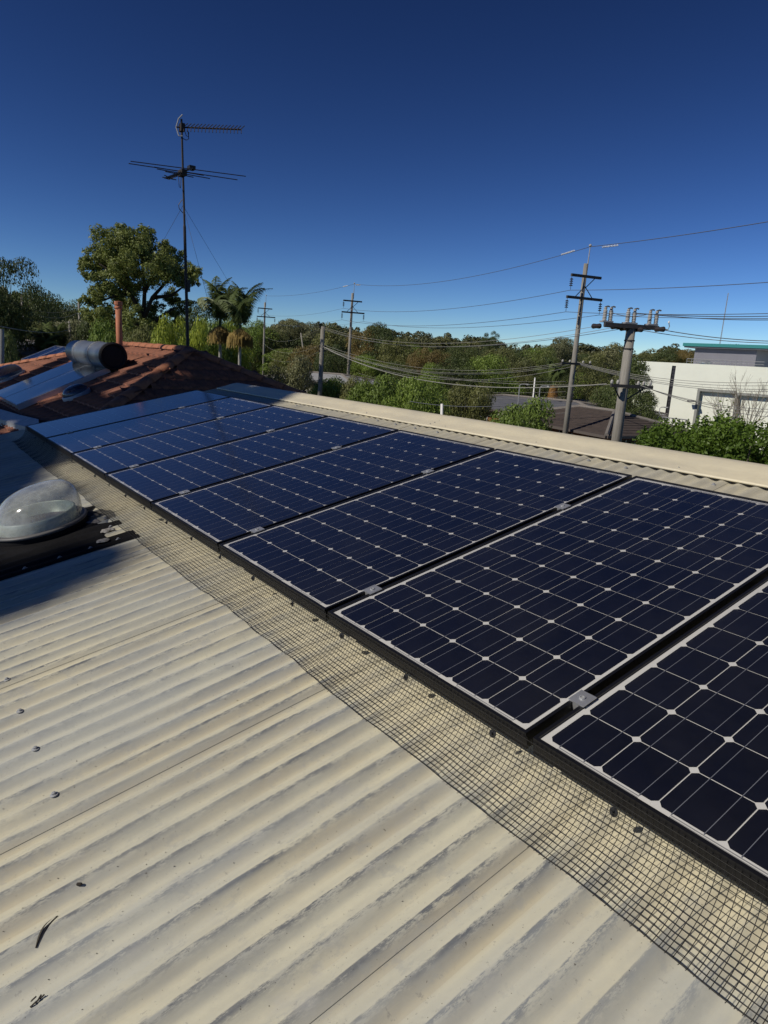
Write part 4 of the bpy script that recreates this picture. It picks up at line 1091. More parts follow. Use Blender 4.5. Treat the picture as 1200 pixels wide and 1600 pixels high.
# ------------------------------------------------------------------ power poles
LD = Vector((-31.8, 7.7, 0)).normalized(); AD = Vector((.235, .972, 0)).normalized()
def insul_string(parent, top_, n=4, L=.62):
    m = MB(); m.tube([top_, top_ - Vector((0, 0, L))], .012, 5)
    for k in range(n):
        z = -L * (.22 + .62 * k / n); m.lathe([(.015, z + .05), (.085, z + .0), (.080, z - .02), (.02, z - .015)], 10, c=tuple(top_))
    return m.build('insulator', M['porcelain_dark'], parent)
def tall_pole(px, pyb, pxt, pyt, pyrod, D, label, ups, los, strings=True, lv=None):
    b_ = at(px, pyb, D); t_ = at(pxt, pyt, D); gz = ground_z(b_.x, b_.y) - .3
    k = (t_ - b_) / (t_.z - b_.z); b0 = b_ + k * (gz - b_.z)
    root = thing('power_pole', label, 'power pole', b0, group='tall timber power poles along the line'); H = t_ - b0
    MB().tube([(0, 0, 0), H * .5, H], [.155, .13, .10], 14).build('pole', M['timber'], root, True)
    top_ = H + Vector((0, 0, at(pxt, pyrod, D).z - t_.z))
    rod_o = AD * .10
    MB().tube([H - Vector((0, 0, .5)) + rod_o, H + rod_o * 1.1, top_ + rod_o * 1.3], [.035, .03, .022], 6).build('rod', M['galv'], root)
    MB().lathe([(.03, 0), (.07, .03), (.07, .07), (.03, .12)], 10, c=tuple(top_ + rod_o * 1.3)).build('insulator', M['porcelain'], root)
    ends = []
    for (za, la, ra, lst) in ((ups[0], ups[1], ups[2], (-1,)), (los[0], los[1], los[2], (-1, 1))):
        c = H * ((at(px, za, D).z - b0.z) / H.z)
        off = -LD * .14
        Ma = Matrix.Translation(c + off) @ AD.to_track_quat('X', 'Z').to_matrix().to_4x4()
        ca = MB().box(-la, ra, -.055, .055, -.06, .06, Ma).build('crossarm', M['steelarm'], root)
        for s in ((-.55 * la, .5 * ra) if len(lst) == 2 else (.65 * ra,)):
            MB().tube([c + off + AD * s, c + off + Vector((0, 0, .55 if len(lst) == 2 else -.55))], .022, 5).build('brace', M['steelarm'], root)
        for s in lst:
            e = c + off + AD * ((ra if s > 0 else -la) * .96) - Vector((0, 0, .06))
            if strings: insul_string(root, e)
            ends.append(b0 + e - Vector((0, 0, .64)))
    return root, b0 + top_ + rod_o * 1.3, ends, b0, H
D1, D2, D3 = 36, 65, 89
P1 = tall_pole(883, 678, 915.7, 412, 385, D1, 'tall leaning timber power pole with two crossarms, nearest of its kind', (431.5, .88, .88), (465.5, 1.0, 1.1))
P2 = tall_pole(541.7, 622, 551, 458, 443.5, D2, 'middle timber power pole with two crossarms above the wood', (470, .9, .9), (488, 1.0, 1.2))
P3 = tall_pole(411.3, 583, 414, 472.5, 462, D3, 'slim far power pole with two crossarms right of the palms', (482, .9, .9), (495, 1.0, 1.3))
# low voltage arm on the near tall pole
def lv_arm(root, b0, H, px, py, D, la, ra, dr=AD):
    c = H * ((at(px, py, D).z - b0.z) / H.z); Ma = Matrix.Translation(c - LD * .2) @ dr.to_track_quat('X', 'Z').to_matrix().to_4x4()
    MB().box(-la, ra, -.05, .05, -.05, .05, Ma).build('crossarm', M['steelarm'], root)
    MB().tube([c - LD * .2 + dr * .5 * ra, c - Vector((0, 0, .5))], .02, 5).build('brace', M['steelarm'], root)
    for s in (-la * .93, -la * .45, ra * .45, ra * .93):
        p = c - LD * .2 + dr * s; MB().lathe([(.02, .05), (.05, .07), (.055, .12), (.035, .16), (.01, .18)], 10, c=tuple(p)).build('insulator', M['porcelain'], root)
lv_arm(P1[0], P1[3], P1[4], 890, 568, D1, .9, .9)
for yy in (600, 606, 612, 618, 624):
    c = P1[4] * ((at(889, yy, D1).z - P1[3].z) / P1[4].z); MB().tube([c + AD * .16 - LD * .1, c - LD * .2 - Vector((0, 0, .12))], .025, 4).build('climbing_step', M['steelarm'], P1[0])

# stout near pole with fuse switch gear
DB = 24.0
bb = at(963, 690, DB); tt = at(986, 513, DB); gz = ground_z(bb.x, bb.y) - .3; kk = (tt - bb) / (tt.z - bb.z); b0 = bb + kk * (gz - bb.z); HB = tt - b0
big = thing('power_pole', 'stout near power pole carrying grey switch insulators on its top arm', 'power pole', b0)
MB().tube([(0, 0, 0), HB * .5, HB], [.180, .163, .145], 18).build('pole', M['timber'], big, True)
AB = Vector((.42, .907, 0)).normalized()      # arm direction
armC = HB + Vector((0, 0, .02))
sB = DB * 1.03 / FPX / AB.dot(RV)
Ma = Matrix.Translation(armC) @ AB.to_track_quat('X', 'Z').to_matrix().to_4x4()
ctr_px = 986
def ax(px): return (px - ctr_px) * sB
MB().box(ax(943), ax(1023), -.19, -.07, -.03, .10, Ma).build('crossarm', M['steelarm'], big)
MB().box(ax(950), ax(1018), .07, .19, -.03, .10, Ma).build('crossarm', M['steelarm'], big)
for a, b_ in ((941, 956), (974, 992), (1008, 1023)):
    MB().box(ax(a), ax(b_), -.12, .12, .11, .155, Ma).build('switch_base', M['galv'], big)
for px_ in (945, 953.5, 979, 988.5, 1012, 1022):
    prof = []
    for k in range(7): prof += [(.050, .15 + k * .048), (.070, .163 + k * .048), (.070, .174 + k * .048)]
    prof += [(.035, .50), (.05, .515), (.05, .56), (.02, .58)]
    MB().lathe(prof, 12, c=(ax(px_), 0, 0), M=Ma).build('switch_insulator', M['porcelain'], big)
    MB().tube([Ma @ Vector((ax(px_) - .03, 0, .57)), Ma @ Vector((ax(px_) + .04, -.05, .60)), Ma @ Vector((ax(px_) + .09, -.08, .58))], .025, 5).build('terminal', M['steelarm'], big)
for px_, py_ in ((932, 509.5), (962, 510.5), (976, 513), (997, 515), (1031, 514.5)):
    p = at(px_, py_, DB) - b0; v_ = LD if px_ < 985 else -LD
    MB().tube([p - v_ * .22, p - v_ * .16, p, p + v_ * .16, p + v_ * .22], [.02, .085, .07, .085, .02], 8).build('strain_insulator', M['porcelain_dark'], big)
MB().tube([at(1031, 514, DB) - b0, at(1044, 515, DB) - b0, at(1046, 510, DB) - b0, at(1045, 504, DB) - b0], .015, 5).build('jumper', M['cable'], big)
MB().lathe([(.0, 0), (.03, .01), (.02, .05), (.0, .09)], 8, c=tuple(at(1045, 505, DB) - b0)).build('arrester', M['white'], big)
for y_ in (532, 545): 
    c = HB * ((at(980, y_, DB).z - b0.z) / HB.z); MB().lathe([(.164, -.02), (.170, -.018), (.170, .018), (.164, .02)], 16, c=tuple(c)).build('band', M['steelarm'], big)
c = HB * ((at(975, 603, DB).z - b0.z) / HB.z)
Mc = Matrix.Translation(c - LD * .24) @ AB.to_track_quat('X', 'Z').to_matrix().to_4x4()
MB().box((947 - 974) * sB, (1010 - 974) * sB, -.05, .05, -.05, .05, Mc).build('crossarm', M['steelarm'], big)
for px_ in (948, 957, 988, 996, 1006):
    MB().lathe([(.02, .05), (.045, .07), (.05, .13), (.03, .17), (.01, .19)], 10, c=((px_ - 974) * sB, 0, 0), M=Mc).build('insulator', M['porcelain'], big)
for s in (-.5, .55): MB().tube([Mc @ Vector((s, 0, -.04)), c - Vector((0, 0, .55))], .025, 5).build('brace', M['steelarm'], big)
MB().tube([HB + Vector((0, 0, -.1)) + LD * .19, HB * .8 + LD * .2, HB * .66 + LD * .2 - AB * .05], .02, 5).build('cable', M['cable_dark'], big)

def plain_pole(px, pyb, pxt, pyt, D, r_, label, mk='timber', name='utility_pole', cat='utility pole'):
    b_ = at(px, pyb, D); t_ = at(pxt, pyt, D); gz = min(b_.z, ground_z(b_.x, b_.y)); k = (t_ - b_) / (t_.z - b_.z); b0_ = b_ + k * (gz - b_.z)
    o = thing(name, label, cat, b0_); MB().tube([(0, 0, 0), (t_ - b0_) * .5, t_ - b0_], [r_, r_ * .92, r_ * .8], 10).build('shaft', M[mk], o, True); return o, b0_, t_
PB = plain_pole(500, 612, 504.5, 510, 44, .16, 'bare wooden pole without crossarms between the middle and far poles')
for yy in (511, 541, 548):
    p = at(504, yy, 44) - PB[1]; MB().box(-.22, .22, -.05, .05, -.05, .05, Matrix.Translation(p) @ AD.to_track_quat('X', 'Z').to_matrix().to_4x4()).build('bracket', M['steelarm'], PB[0])
P9 = plain_pole(40, 528, 33.5, 462, 60, .10, 'thin pale pole leaning over the left hillside')
plain_pole(124.5, 510, 123, 468, 62, .10, 'short grey pole left of the big gum')
plain_pole(110, 535, 108, 502, 56, .08, 'slender grey pole behind the low palms')
LP = plain_pole(1, 562, 1, 514, 20, .10, 'pale green grey post at the left frame edge', 'bjamb')
plain_pole(474, 548, 470, 520, 80, .09, 'small pole over the yellowish tree')
plain_pole(833, 622, 836, 590, 52, .06, 'white lamp post behind the grey roof', 'white', 'lamp_post', 'lamp post')
def lamp(px, pyb, pyt, D, label):
    b_ = at(px, pyb, D); b_.z = min(b_.z, ground_z(b_.x, b_.y)) if False else b_.z; t_ = at(px + 1, pyt, D); o = thing('lamp_post', label, 'lamp post', b_)
    h = t_ - b_; MB().tube([(0, 0, -1.5), h * .9, h + RV * .15, h + RV * .5 + Vector((0, 0, .02))], .035, 6).build('post', M['galv'], o)
    MB().box(-.15, .15, -.07, .07, -.04, .04, Matrix.Translation(h + RV * .55)).build('lamp', M['galv'], o)
lamp(811, 622, 600, 50, 'grey curved street lamp left of the white lamp post')
lamp(843, 622, 603, 50, 'grey curved street lamp right of the white lamp post')
lamp(1030, 654, 636, 62, 'small street lamp against the white building')
wp = plain_pole(690, 655, 690.5, 631, 14, .035, 'thin white vent post just beyond the ridge capping', 'white', 'vent_post', 'vent post')

# ---- wires
def wire(a, b_, sag, r_=.010, mk='cable', label='', group='overhead power lines', n=28):
    m = MB(); pts = []
    for i in range(n + 1):
        t = i / n; p = a.lerp(b_, t); p.z -= sag * 4 * t * (1 - t); pts.append(p - a)
    m.tube(pts, r_, 4); o = m.build('power_line', M[mk]); o.location = a
    return tag(o, label, 'power line', group)
off0 = Vector((31, -9.2, 0))
def ext(p, dz=0): return p + off0 * 1.0 + Vector((0, 0, dz))
rt1, rt2, rt3 = P1[1], P2[1], P3[1]
wire(rt3, rt2, .35, .012, 'cable_dark', 'top power line between the slim far pole and the middle pole')
wire(rt2, rt1, .75, .013, 'cable_dark', 'top power line between the middle pole and the tall near pole')
wire(rt1, ext(rt1, .35), .55, .014, 'cable_dark', 'top power line running from the tall pole to the upper right edge')
for (a, b_, lb) in ((P2[2][0], P1[2][0], 'line from the upper arm of the middle pole to the tall near pole'), (P2[2][1], P1[2][1], 'line from the lower left arm end of the middle pole to the tall pole'), (P2[2][2], P1[2][2], 'line from the lower right arm end of the middle pole to the tall pole')):
    wire(a, b_, .6, .012, 'cable_dark', 'power ' + lb)
for (a, b_, lb) in ((P3[2][0], P2[2][0], 'upper arm'), (P3[2][1], P2[2][1], 'lower left arm end'), (P3[2][2], P2[2][2], 'lower right arm end')):
    wire(a, b_, .45, .009, 'cable_dark', 'faint power line between the far and middle poles at the ' + lb)
for k, lb in ((0, 'upper arm of the tall pole to the right edge'), (1, 'lower left arm end of the tall pole to the right edge'), (2, 'lower right arm end of the tall pole to the right edge')):
    wire(P1[2][k], ext(P1[2][k], .1), .55, .012, 'cable_dark', 'power line from the ' + lb)
def pw(pts, r_, mk, lb):      # pts: (px, py, D) anchors, sag in metres between consecutive ones
    for i in range(len(pts) - 1):
        a = at(*pts[i][:3]); b_ = at(*pts[i + 1][:3]); wire(a, b_, pts[i][3], r_, mk, lb)
pw([(505, 511, 44, .75), (932, 509.5, DB)], .0075, 'cable_pale', 'pale high line from the bare wooden pole top to the stout pole left strain insulator')
pw([(505, 513, 44, .85), (962, 511, DB)], .0075, 'cable_pale', 'pale high line just below the first, bare wooden pole to the stout pole')
pw([(505, 515, 44, .80), (976, 513, DB)], .009, 'cable_dark', 'third thin high line between the bare wooden pole and the stout pole')
pw([(1031, 514.5, DB, .15), (1290, 532, DB + 2)], .013, 'cable', 'line from the right strain insulator of the stout pole to the right edge')
pw([(997, 515, DB, .15), (1290, 536, DB + 1)], .011, 'cable', 'lower line from the stout pole top to the right edge')
pw([(1022, 492, DB, .10), (1290, 497, DB + 2)], .012, 'cable_dark', 'line from the last switch insulator to the right edge')
pw([(953, 487, DB, .10), (1012, 491, DB - .3)], .010, 'cable_dark', 'jumper line across the tops of the switch insulators')
pw([(988, 489, DB, .10), (1290, 490, DB + 2)], .012, 'cable_dark', 'line from the middle switch insulators to the right edge')
pw([(504, 541, 44, .95), (948, 600, DB)], .017, 'cable_pale', 'thick pale bundled cable from the bare wooden pole to the stout pole lower arm')
pw([(504, 541, 44, .7), (957, 601, DB)], .0075, 'cable_pale', 'pale cable beside the thick bundled cable')
pw([(504, 538, 44, .9), (885, 566, D1)], .0075, 'cable_pale', 'pale low line from the bare wooden pole to the tall pole low arm, upper one')
pw([(504, 541, 44, 1.0), (889, 567, D1)], .0075, 'cable_pale', 'pale low line from the bare wooden pole to the tall pole low arm, second one')
pw([(504, 544, 44, 1.0), (899, 568, D1)], .010, 'cable', 'grey low line from the bare wooden pole to the tall pole low arm')
pw([(504, 543, 44, 1.3), (905, 570, D1)], .010, 'cable', 'lowest sagging line from the bare wooden pole to the tall pole low arm')
pw([(412, 537, 89, .8), (504, 538, 44)], .0075, 'cable_pale', 'pale line from the slim far pole to the bare wooden pole')
pw([(412, 552, 89, .9), (504, 546, 44)], .0075, 'cable_pale', 'lower pale line from the slim far pole to the bare wooden pole')
pw([(412, 524, 89, .8), (504, 511, 44)], .007, 'cable_pale', 'high line from the slim far pole to the bare wooden pole')
for i, (ya, yb) in enumerate(((565, 584), (567, 590), (568.5, 597), (570, 601))):
    pw([(899 + 2 * i, ya, D1, .5), (1290, yb + 8, 33)], .011, 'cable_pale' if i < 2 else 'cable', ('highest', 'second', 'third', 'lowest')[i] + ' low line from the tall pole across the white building')
for i, (ya, yb) in enumerate(((601, 628), (602, 634), (603, 644))):
    pw([(996 + 4 * i, ya, DB, .3), (1290, yb + 10, 24)], .009, 'cable', ('upper', 'middle', 'lower')[i] + ' line from the stout pole lower arm across the white building')
for i, (ya, yb) in enumerate(((583, 612), (595, 620), (608, 632), (560, 596), (625, 645))):
    pw([(560, ya, 62, .6), (884, yb, D1)], .008, 'cable', ('first', 'second', 'third', 'fourth', 'fifth')[i] + ' thin dark service line in front of the middle shrubs')
pw([(640, 627, 22, .1), (800, 633, 20)], .010, 'cable_dark', 'dark service line just above the ridge capping by the white post')
pw([(-40, 473, 60, .3), (34, 474, 60)], .012, 'cable', 'upper line at the left of the thin leaning pole')
pw([(-40, 478, 60, .4), (36, 481, 60)], .009, 'cable_pale', 'lower line at the left of the thin leaning pole')
pw([(36, 480, 60, .6), (123, 488, 62)], .009, 'cable_pale', 'pale line from the thin leaning pole to the short grey pole')
pw([(34, 474, 60, .6), (123, 478, 62)], .010, 'cable', 'grey line from the thin leaning pole to the short grey pole')
pw([(60, 502, 56, .3), (109, 502, 56)], .0075, 'cable_pale', 'short pale line left of the slender grey pole')
pw([(1, 510, 20, .2), (109, 514, 56)], .012, 'cable', 'line from the left edge post to the slender grey pole')
# vibration sleeves beside the pole tops (white spirals)
for (a, b_, D, lb) in (((877, 398), (898, 391.5), D1, 'white spiral sleeve on the line left of the tall pole top'), ((941, 386.3), (966, 383.2), D1 - .6, 'white spiral sleeve on the line right of the tall pole top'), ((536, 448), (543, 446.5), D2, 'white sleeve left of the middle pole top'), ((556, 445.3), (563, 445.3), D2 - .3, 'white sleeve right of the middle pole top')):
    p, q = at(*a, D), at(*b_, D); m = MB(); n = 60; d = (q - p)
    u = Vector((0, 0, 1)); v = d.normalized().cross(u)
    m.tube([d * (i / n) + (u * math.cos(i * 1.1) + v * math.sin(i * 1.1)) * .035 for i in range(n + 1)], .016, 4)
    o = m.build('line_sleeve', M['white']); o.location = p; tag(o, lb, 'line sleeve', 'white sleeves on the top line')

# ------------------------------------------------------------------ houses beyond the ridge
def hip_house(name, label, c, yaw, Lx, Ly, zr, ze, wallmat, roofmat, courses=True, over=.45):
    """ridge along local x. c = centre (x, y)"""
    gz = ground_z(c[0], c[1]); o = thing(name, label, 'house', (c[0], c[1], gz), (0, 0, yaw)); hr, he = zr - gz, ze - gz
    rl = max(.3, Lx - Ly); A = [(-Lx / 2, -Ly / 2), (Lx / 2, -Ly / 2), (Lx / 2, Ly / 2), (-Lx / 2, Ly / 2)]; r0_, r1_ = (-rl / 2, 0), (rl / 2, 0)
    m = MB(); rise = hr - he
    def face(e0, e1, t0, t1, ns):
        # stepped tile courses from eave to ridge
        for i in range(ns):
            f0, f1 = i / ns, (i + 1) / ns; st_ = .022 if courses else 0
            def L_(a, b_, f, z): return (a[0] + (b_[0] - a[0]) * f, a[1] + (b_[1] - a[1]) * f, z)
            m.quad(L_(e0, t0, f0, he + rise * f0 + st_), L_(e1, t1, f0, he + rise * f0 + st_), L_(e1, t1, f1, he + rise * f1), L_(e0, t0, f1, he + rise * f1))
            if courses: m.quad(L_(e0, t0, f0, he + rise * f0 - .01), L_(e1, t1, f0, he + rise * f0 - .01), L_(e1, t1, f0, he + rise * f0 + st_), L_(e0, t0, f0, he + rise * f0 + st_))
    ns = max(3, int((Ly / 2) / .32)) if courses else 1
    face(A[0], A[1], r0_, r1_, ns); face(A[1], A[2], r1_, r1_, ns); face(A[2], A[3], r1_, r0_, ns); face(A[3], A[0], r0_, r0_, ns)
    ro = m.build('roof', roofmat, o)
    for a, b_ in (((*A[0], he), (*r0_, hr)), ((*A[1], he), (*r1_, hr)), ((*A[2], he), (*r1_, hr)), ((*A[3], he), (*r0_, hr)), ((*r0_, hr), (*r1_, hr))):
        MB().tube([Vector(a) + Vector((0, 0, .03)), Vector(b_) + Vector((0, 0, .03))], .11, 6).build('ridge', M['ridgecap'], ro)
    MB().box(-Lx / 2 + over, Lx / 2 - over, -Ly / 2 + over, Ly / 2 - over, -.5, he - .05).build('wall', wallmat, o)
    g_ = MB(); t_ = .06
    for x0, x1, y0_, y1_ in ((-Lx / 2 - t_, Lx / 2 + t_, -Ly / 2 - t_ * 2, -Ly / 2), (-Lx / 2 - t_, Lx / 2 + t_, Ly / 2, Ly / 2 + t_ * 2), (-Lx / 2 - t_ * 2, -Lx / 2, -Ly / 2, Ly / 2), (Lx / 2, Lx / 2 + t_ * 2, -Ly / 2, Ly / 2)): g_.box(x0, x1, y0_, y1_, he - .12, he + .01)
    g_.build('gutter', mat('gutter_brown', (.10, .085, .075), .6), o)
    for side, ln in ((-1, Lx), (1, Lx)):
        nw = int(ln / 2.0)
        for k in range(nw):
            x = -ln / 2 + 1.2 + k * (ln - 2.4) / max(1, nw - 1); y = side * (Ly / 2 - over)
            w1 = MB().box(x - .55, x + .55, y - .02 if side < 0 else y - .05, y + .05 if side < 0 else y + .02, he - 1.5, he - .25).build('window', M['glassdark'], o)
            fr = MB()
            for a in (-.55, -.02, .51): fr.box(x + a, x + a + .05, y - .04 if side < 0 else y - .03, y + .03 if side < 0 else y + .04, he - 1.5, he - .25)
            fr.box(x - .55, x + .55, y - .045 if side < 0 else y - .03, y + .03 if side < 0 else y + .045, he - 1.54, he - 1.5); fr.build('frame', M['white'], w1)
    for side in (-1, 1):
        for k in range(2):
            y = -Ly / 4 + k * Ly / 2; x = side * (Lx / 2 - over)
            w1 = MB().box(x - .04, x + .04, y - .6, y + .6, he - 1.5, he - .25).build('window', M['glassdark'], o)
            fr = MB()
            for a in (-.6, -.03, .55): fr.box(x - .05, x + .05, y + a, y + a + .05, he - 1.5, he - .25)
            fr.build('frame', M['white'], w1)
    return o
# brown tiled house: hip corner towards us
ea, eb = at(889, 672, 40.5), at(947.5, 681, 34.5); ux = Vector((math.cos(R(-13)), math.sin(R(-13)), 0)); uy = Vector((-ux.y, ux.x, 0))
hx, hy = 9.5, 6.6; c1 = Vector((eb.x, eb.y, 0)) - ux * hx / 2 + uy * hy / 2
hip_house('brown_tiled_house', 'house with aged brown tiled hip roof between the two near poles', (c1.x, c1.y), math.atan2(ux.y, ux.x), hx, hy, at(957, 645, 38).z, eb.z, M['brick'], M['darktile'])
# grey metal roofed house
c2 = at(842, 623, 52)
hip_house('grey_roofed_house', 'brick house with blue grey hip roof behind the drooping bush', (c2.x, c2.y), R(14), 15.5, 9.5, c2.z, at(765, 643, 46).z, M['brick'], M['greyroof'], False)
c2b = at(905, 628, 62)
hip_house('pale_roofed_house', 'house with pale grey roof partly hidden behind the tall pole', (c2b.x, c2b.y), R(20), 13, 8, at(905, 626, 62).z, at(905, 642, 60).z, M['brick'], M['paleroof'], False)
c3 = at(512, 584, 62)
hip_house('white_roofed_house', 'small house with pale roof seen behind the bare wooden pole', (c3.x, c3.y), R(25), 9.5, 6.5, c3.z, at(512, 596, 60).z, M['white'], M['paleroof'], False)
c4 = at(52, 534, 54)
hip_house('dark_roofed_house', 'low house with dark roof among trees at far left', (c4.x, c4.y), R(30), 11, 8, c4.z, at(40, 552, 52).z, M['brick'], M['greyroof'], False)
# rooftop panels on the neighbour beyond the left ridge
pq = [at(34, 562, 19), at(87, 541, 21.5), at(112, 544, 21.5), at(60, 566, 19)]
fp = thing('rooftop_solar_panels', 'two blue solar panels on a roof beyond the tiled ridge', 'solar panels', pq[0])
def lerp4(s, t): return (pq[0].lerp(pq[1], t)).lerp(pq[3].lerp(pq[2], t), s) - pq[0]
for s0, s1 in ((0, .47), (.5, 1)):
    m = MB(); m.quad(lerp4(s0, 0), lerp4(s1, 0), lerp4(s1, 1), lerp4(s0, 1)); pn = m.build('panel', mat('blue_far_panel', (.02, .035, .09), .15, spec=.6), fp)
    f = MB()
    for a, b_ in (((s0, 0), (s1, 0)), ((s1, 0), (s1, 1)), ((s1, 1), (s0, 1)), ((s0, 1), (s0, 0))): f.tube([lerp4(*a), lerp4(*b_)], .022, 5)
    f.build('frame', M['alu'], pn)
for s, t in ((.1, .1), (.9, .1), (.1, .9), (.9, .9)): a = lerp4(s, t); MB().tube([a, a - Vector((0, 0, .9))], .03, 5).build('leg', M['alu'], fp)
# parked car
cp_ = at(531, 629, 56); cg = cp_.z - .9
car = thing('parked_car', 'white parked car half hidden left of the middle pole foot', 'car', (cp_.x, cp_.y, cp_.z - 1.3), (0, 0, R(10)))
def carbody():
    prof = [(-2.1, .35), (-2.15, .75), (-1.9, .92), (-1.2, .98), (-.7, 1.38), (.8, 1.42), (1.5, 1.0), (2.05, .85), (2.15, .5), (2.1, .3)]
    m = MB(); n = len(prof)
    for y, k in ((-.86, 0), (-.8, .02), (.8, .02), (.86, 0)):
        for x, z in prof: m.v.append((x * (1 - .0 * k), y * (1 if z < 1 else .86), z))
    for j in range(3):
        for i in range(n - 1): m.f.append((j * n + i, j * n + i + 1, (j + 1) * n + i + 1, (j + 1) * n + i))
    m.f.append(tuple(range(n))); m.f.append(tuple(3 * n + i for i in range(n))[::-1]); return m
carbody().build('body', M['white'], car)
for y in (-.79, .79): MB().prism([(-1.05, 1.02), (-.65, 1.32), (.75, 1.35), (1.3, 1.02)], -.01, .01, Matrix.Translation((0, y, 0)) @ Matrix.Rotation(PI / 2, 4, 'X')).build('window', M['glassdark'], car)
for x in (-1.35, 1.35):
    for y in (-.8, .8): MB().lathe([(.0, -.1), (.33, -.1), (.33, .1), (0, .1)], 16, M=Matrix.Translation((x, y, .33)) @ Matrix.Rotation(PI / 2, 4, 'X')).build('wheel', M['blackplastic'], car)
MB().box(-2.6, 3, -3, 3, -4, -.02).v
# ------------------------------------------------------------------ white commercial building
WD = 70.0; wc = at(996, 564, WD); gzb = -7.0; wz = wc.z
yw = R(8)
wb = thing('white_building', 'large windowless cream white commercial building behind the hedge', 'building', (wc.x, wc.y, gzb), (0, 0, yw))
Hh = wz - gzb
Mi = Matrix.Rotation(-yw, 3, 'Z')
def wloc(px, py, off=0):      # facade plane intersection in building coordinates
    nrm = Vector((math.sin(yw), -math.cos(yw), 0)); p = onplane(px, py, wc + nrm * off, nrm); return Mi @ (p - Vector((wc.x, wc.y, gzb)))
WX = 34.0
s_a, s_b = wloc(1053, 571.5), wloc(1036, 654); slx0, slx1 = s_a.x - .16, s_a.x + .20
r1a, r1b = wloc(1094, 611).x, wloc(1149, 617).x; r2a = wloc(1154.5, 616).x; ztop = wloc(1094, 611).z
print('recess', r1a, r1b, r2a, ztop, s_a, Hh)
swx = wloc(1001.5, 570).x; swx1 = wloc(1007.5, 570).x; swz1, swz0 = wloc(1004, 568.5).z, wloc(1004, 577).z
recs = [(r1a, r1b, 0, ztop, .40), (r2a, r2a + (r1b - r1a) * 1.15, 0, ztop - .1, .40)]
def facade():
    m = MB(); holes = [(slx0, slx1, 0, s_a.z, .35), (swx, swx1, swz0, swz1, .3)] + recs
    xs = sorted({0, WX, *[h[0] for h in holes], *[h[1] for h in holes]}); zs = sorted({0, Hh, *[h[2] for h in holes], *[h[3] for h in holes]})
    for i in range(len(xs) - 1):
        for j in range(len(zs) - 1):
            cx, cz = (xs[i] + xs[i + 1]) / 2, (zs[j] + zs[j + 1]) / 2
            if any(h[0] < cx < h[1] and h[2] < cz < h[3] for h in holes): continue
            m.quad((xs[i], 0, zs[j]), (xs[i + 1], 0, zs[j]), (xs[i + 1], 0, zs[j + 1]), (xs[i], 0, zs[j + 1]))
    # return walls, top and back
    m.quad((0, 0, 0), (0, 0, Hh), (0, 22, Hh), (0, 22, 0)); m.quad((WX, 0, 0), (WX, 22, 0), (WX, 22, Hh), (WX, 0, Hh)); m.quad((0, 22, 0), (0, 22, Hh), (WX, 22, Hh), (WX, 22, 0))
    m.quad((0, .35, Hh), (WX, .35, Hh), (WX, 0, Hh), (0, 0, Hh)); m.quad((0, .35, Hh - .9), (WX, .35, Hh - .9), (WX, .35, Hh), (0, .35, Hh))
    m.quad((0, .35, Hh - .9), (0, 22, Hh - .9), (WX, 22, Hh - .9), (WX, .35, Hh - .9))
    m.build('wall', M['bwall'], wb)
    for (a, b_, z0, z1, dp) in recs:
        MB().quad((a, dp, z0), (b_, dp, z0), (b_, dp, z1), (a, dp, z1)).build('recess_wall', M['bwall'], wb)
        MB().quad((a, 0, z0), (a, dp, z0), (a, dp, z1), (a, 0, z1)).quad((b_, 0, z0), (b_, 0, z1), (b_, dp, z1), (b_, dp, z0)).quad((a, 0, z1), (a, dp, z1), (b_, dp, z1), (b_, 0, z1)).build('reveal', M['bjamb'], wb)
        MB().box(a - .22, a - .0, -.06, .02, z0, z1 + .22).box(a, b_, -.06, .02, z1 + .0, z1 + .22).build('portal_frame', M['bjamb'], wb)
    MB().box(slx0, slx1, .12, .35, 0, s_a.z).build('louvre_strip', M['bdark'], wb)
    for k in range(26): MB().box(slx0, slx1, .05, .12, k * s_a.z / 26, k * s_a.z / 26 + .05).build('louvre', M['bdark'], wb)
    MB().box(swx, swx1, .15, .3, swz0, swz1).build('window', M['bdark'], wb)
facade()
# set-back plant level with teal fascia
WDP = 6.0
u0, u1 = wloc(1086, 547, -WDP).x, wloc(1183, 549, -WDP).x; uz = wloc(1130, 545, -WDP).z
MB().box(u0, u1, WDP, WDP + 9, Hh - .9, uz).build('upper_storey', M['bgrey'], wb)
MB().box(u0 - .9, u1 + 1.2, WDP - .5, WDP + 9.5, uz, uz + .12).build('soffit', M['bgrey'], wb)
MB().box(u0 - 1.0, u1 + 1.3, WDP - .62, WDP + 9.6, uz + .125, uz + .42).build('fascia', M['teal'], wb)
rl = MB()
for k in range(13):
    x = u0 + 1 + k * (u1 - u0) / 13; rl.tube([(x, 2.0, Hh - .9), (x, 2.0, Hh + .45)], .025, 4)
rl.tube([(u0 + 1, 2.0, Hh + .45), (u1 + 2, 2, Hh + .45)], .025, 4); rl.tube([(u0 + 1, 2.0, Hh + .22), (u1 + 2, 2, Hh + .22)], .02, 4)
rl.build('railing', M['galv'], wb)
MB().lathe([(.45, Hh - .9), (.45, Hh + .1), (.62, Hh + .12), (.62, Hh + .22), (.3, Hh + .38), (0, Hh + .4)], 20, c=(wloc(1101, 568, -3).x, 3, 0)).build('roof_vent', M['alu'], wb)
lp = wloc(1088, 628); MB().tube([(lp.x, 0, lp.z), (lp.x - .1, -.5, lp.z + .05)], .05, 6).box(lp.x - .5, lp.x + .1, -.8, -.45, lp.z, lp.z + .12).build('wall_lamp', M['bdark'], wb)
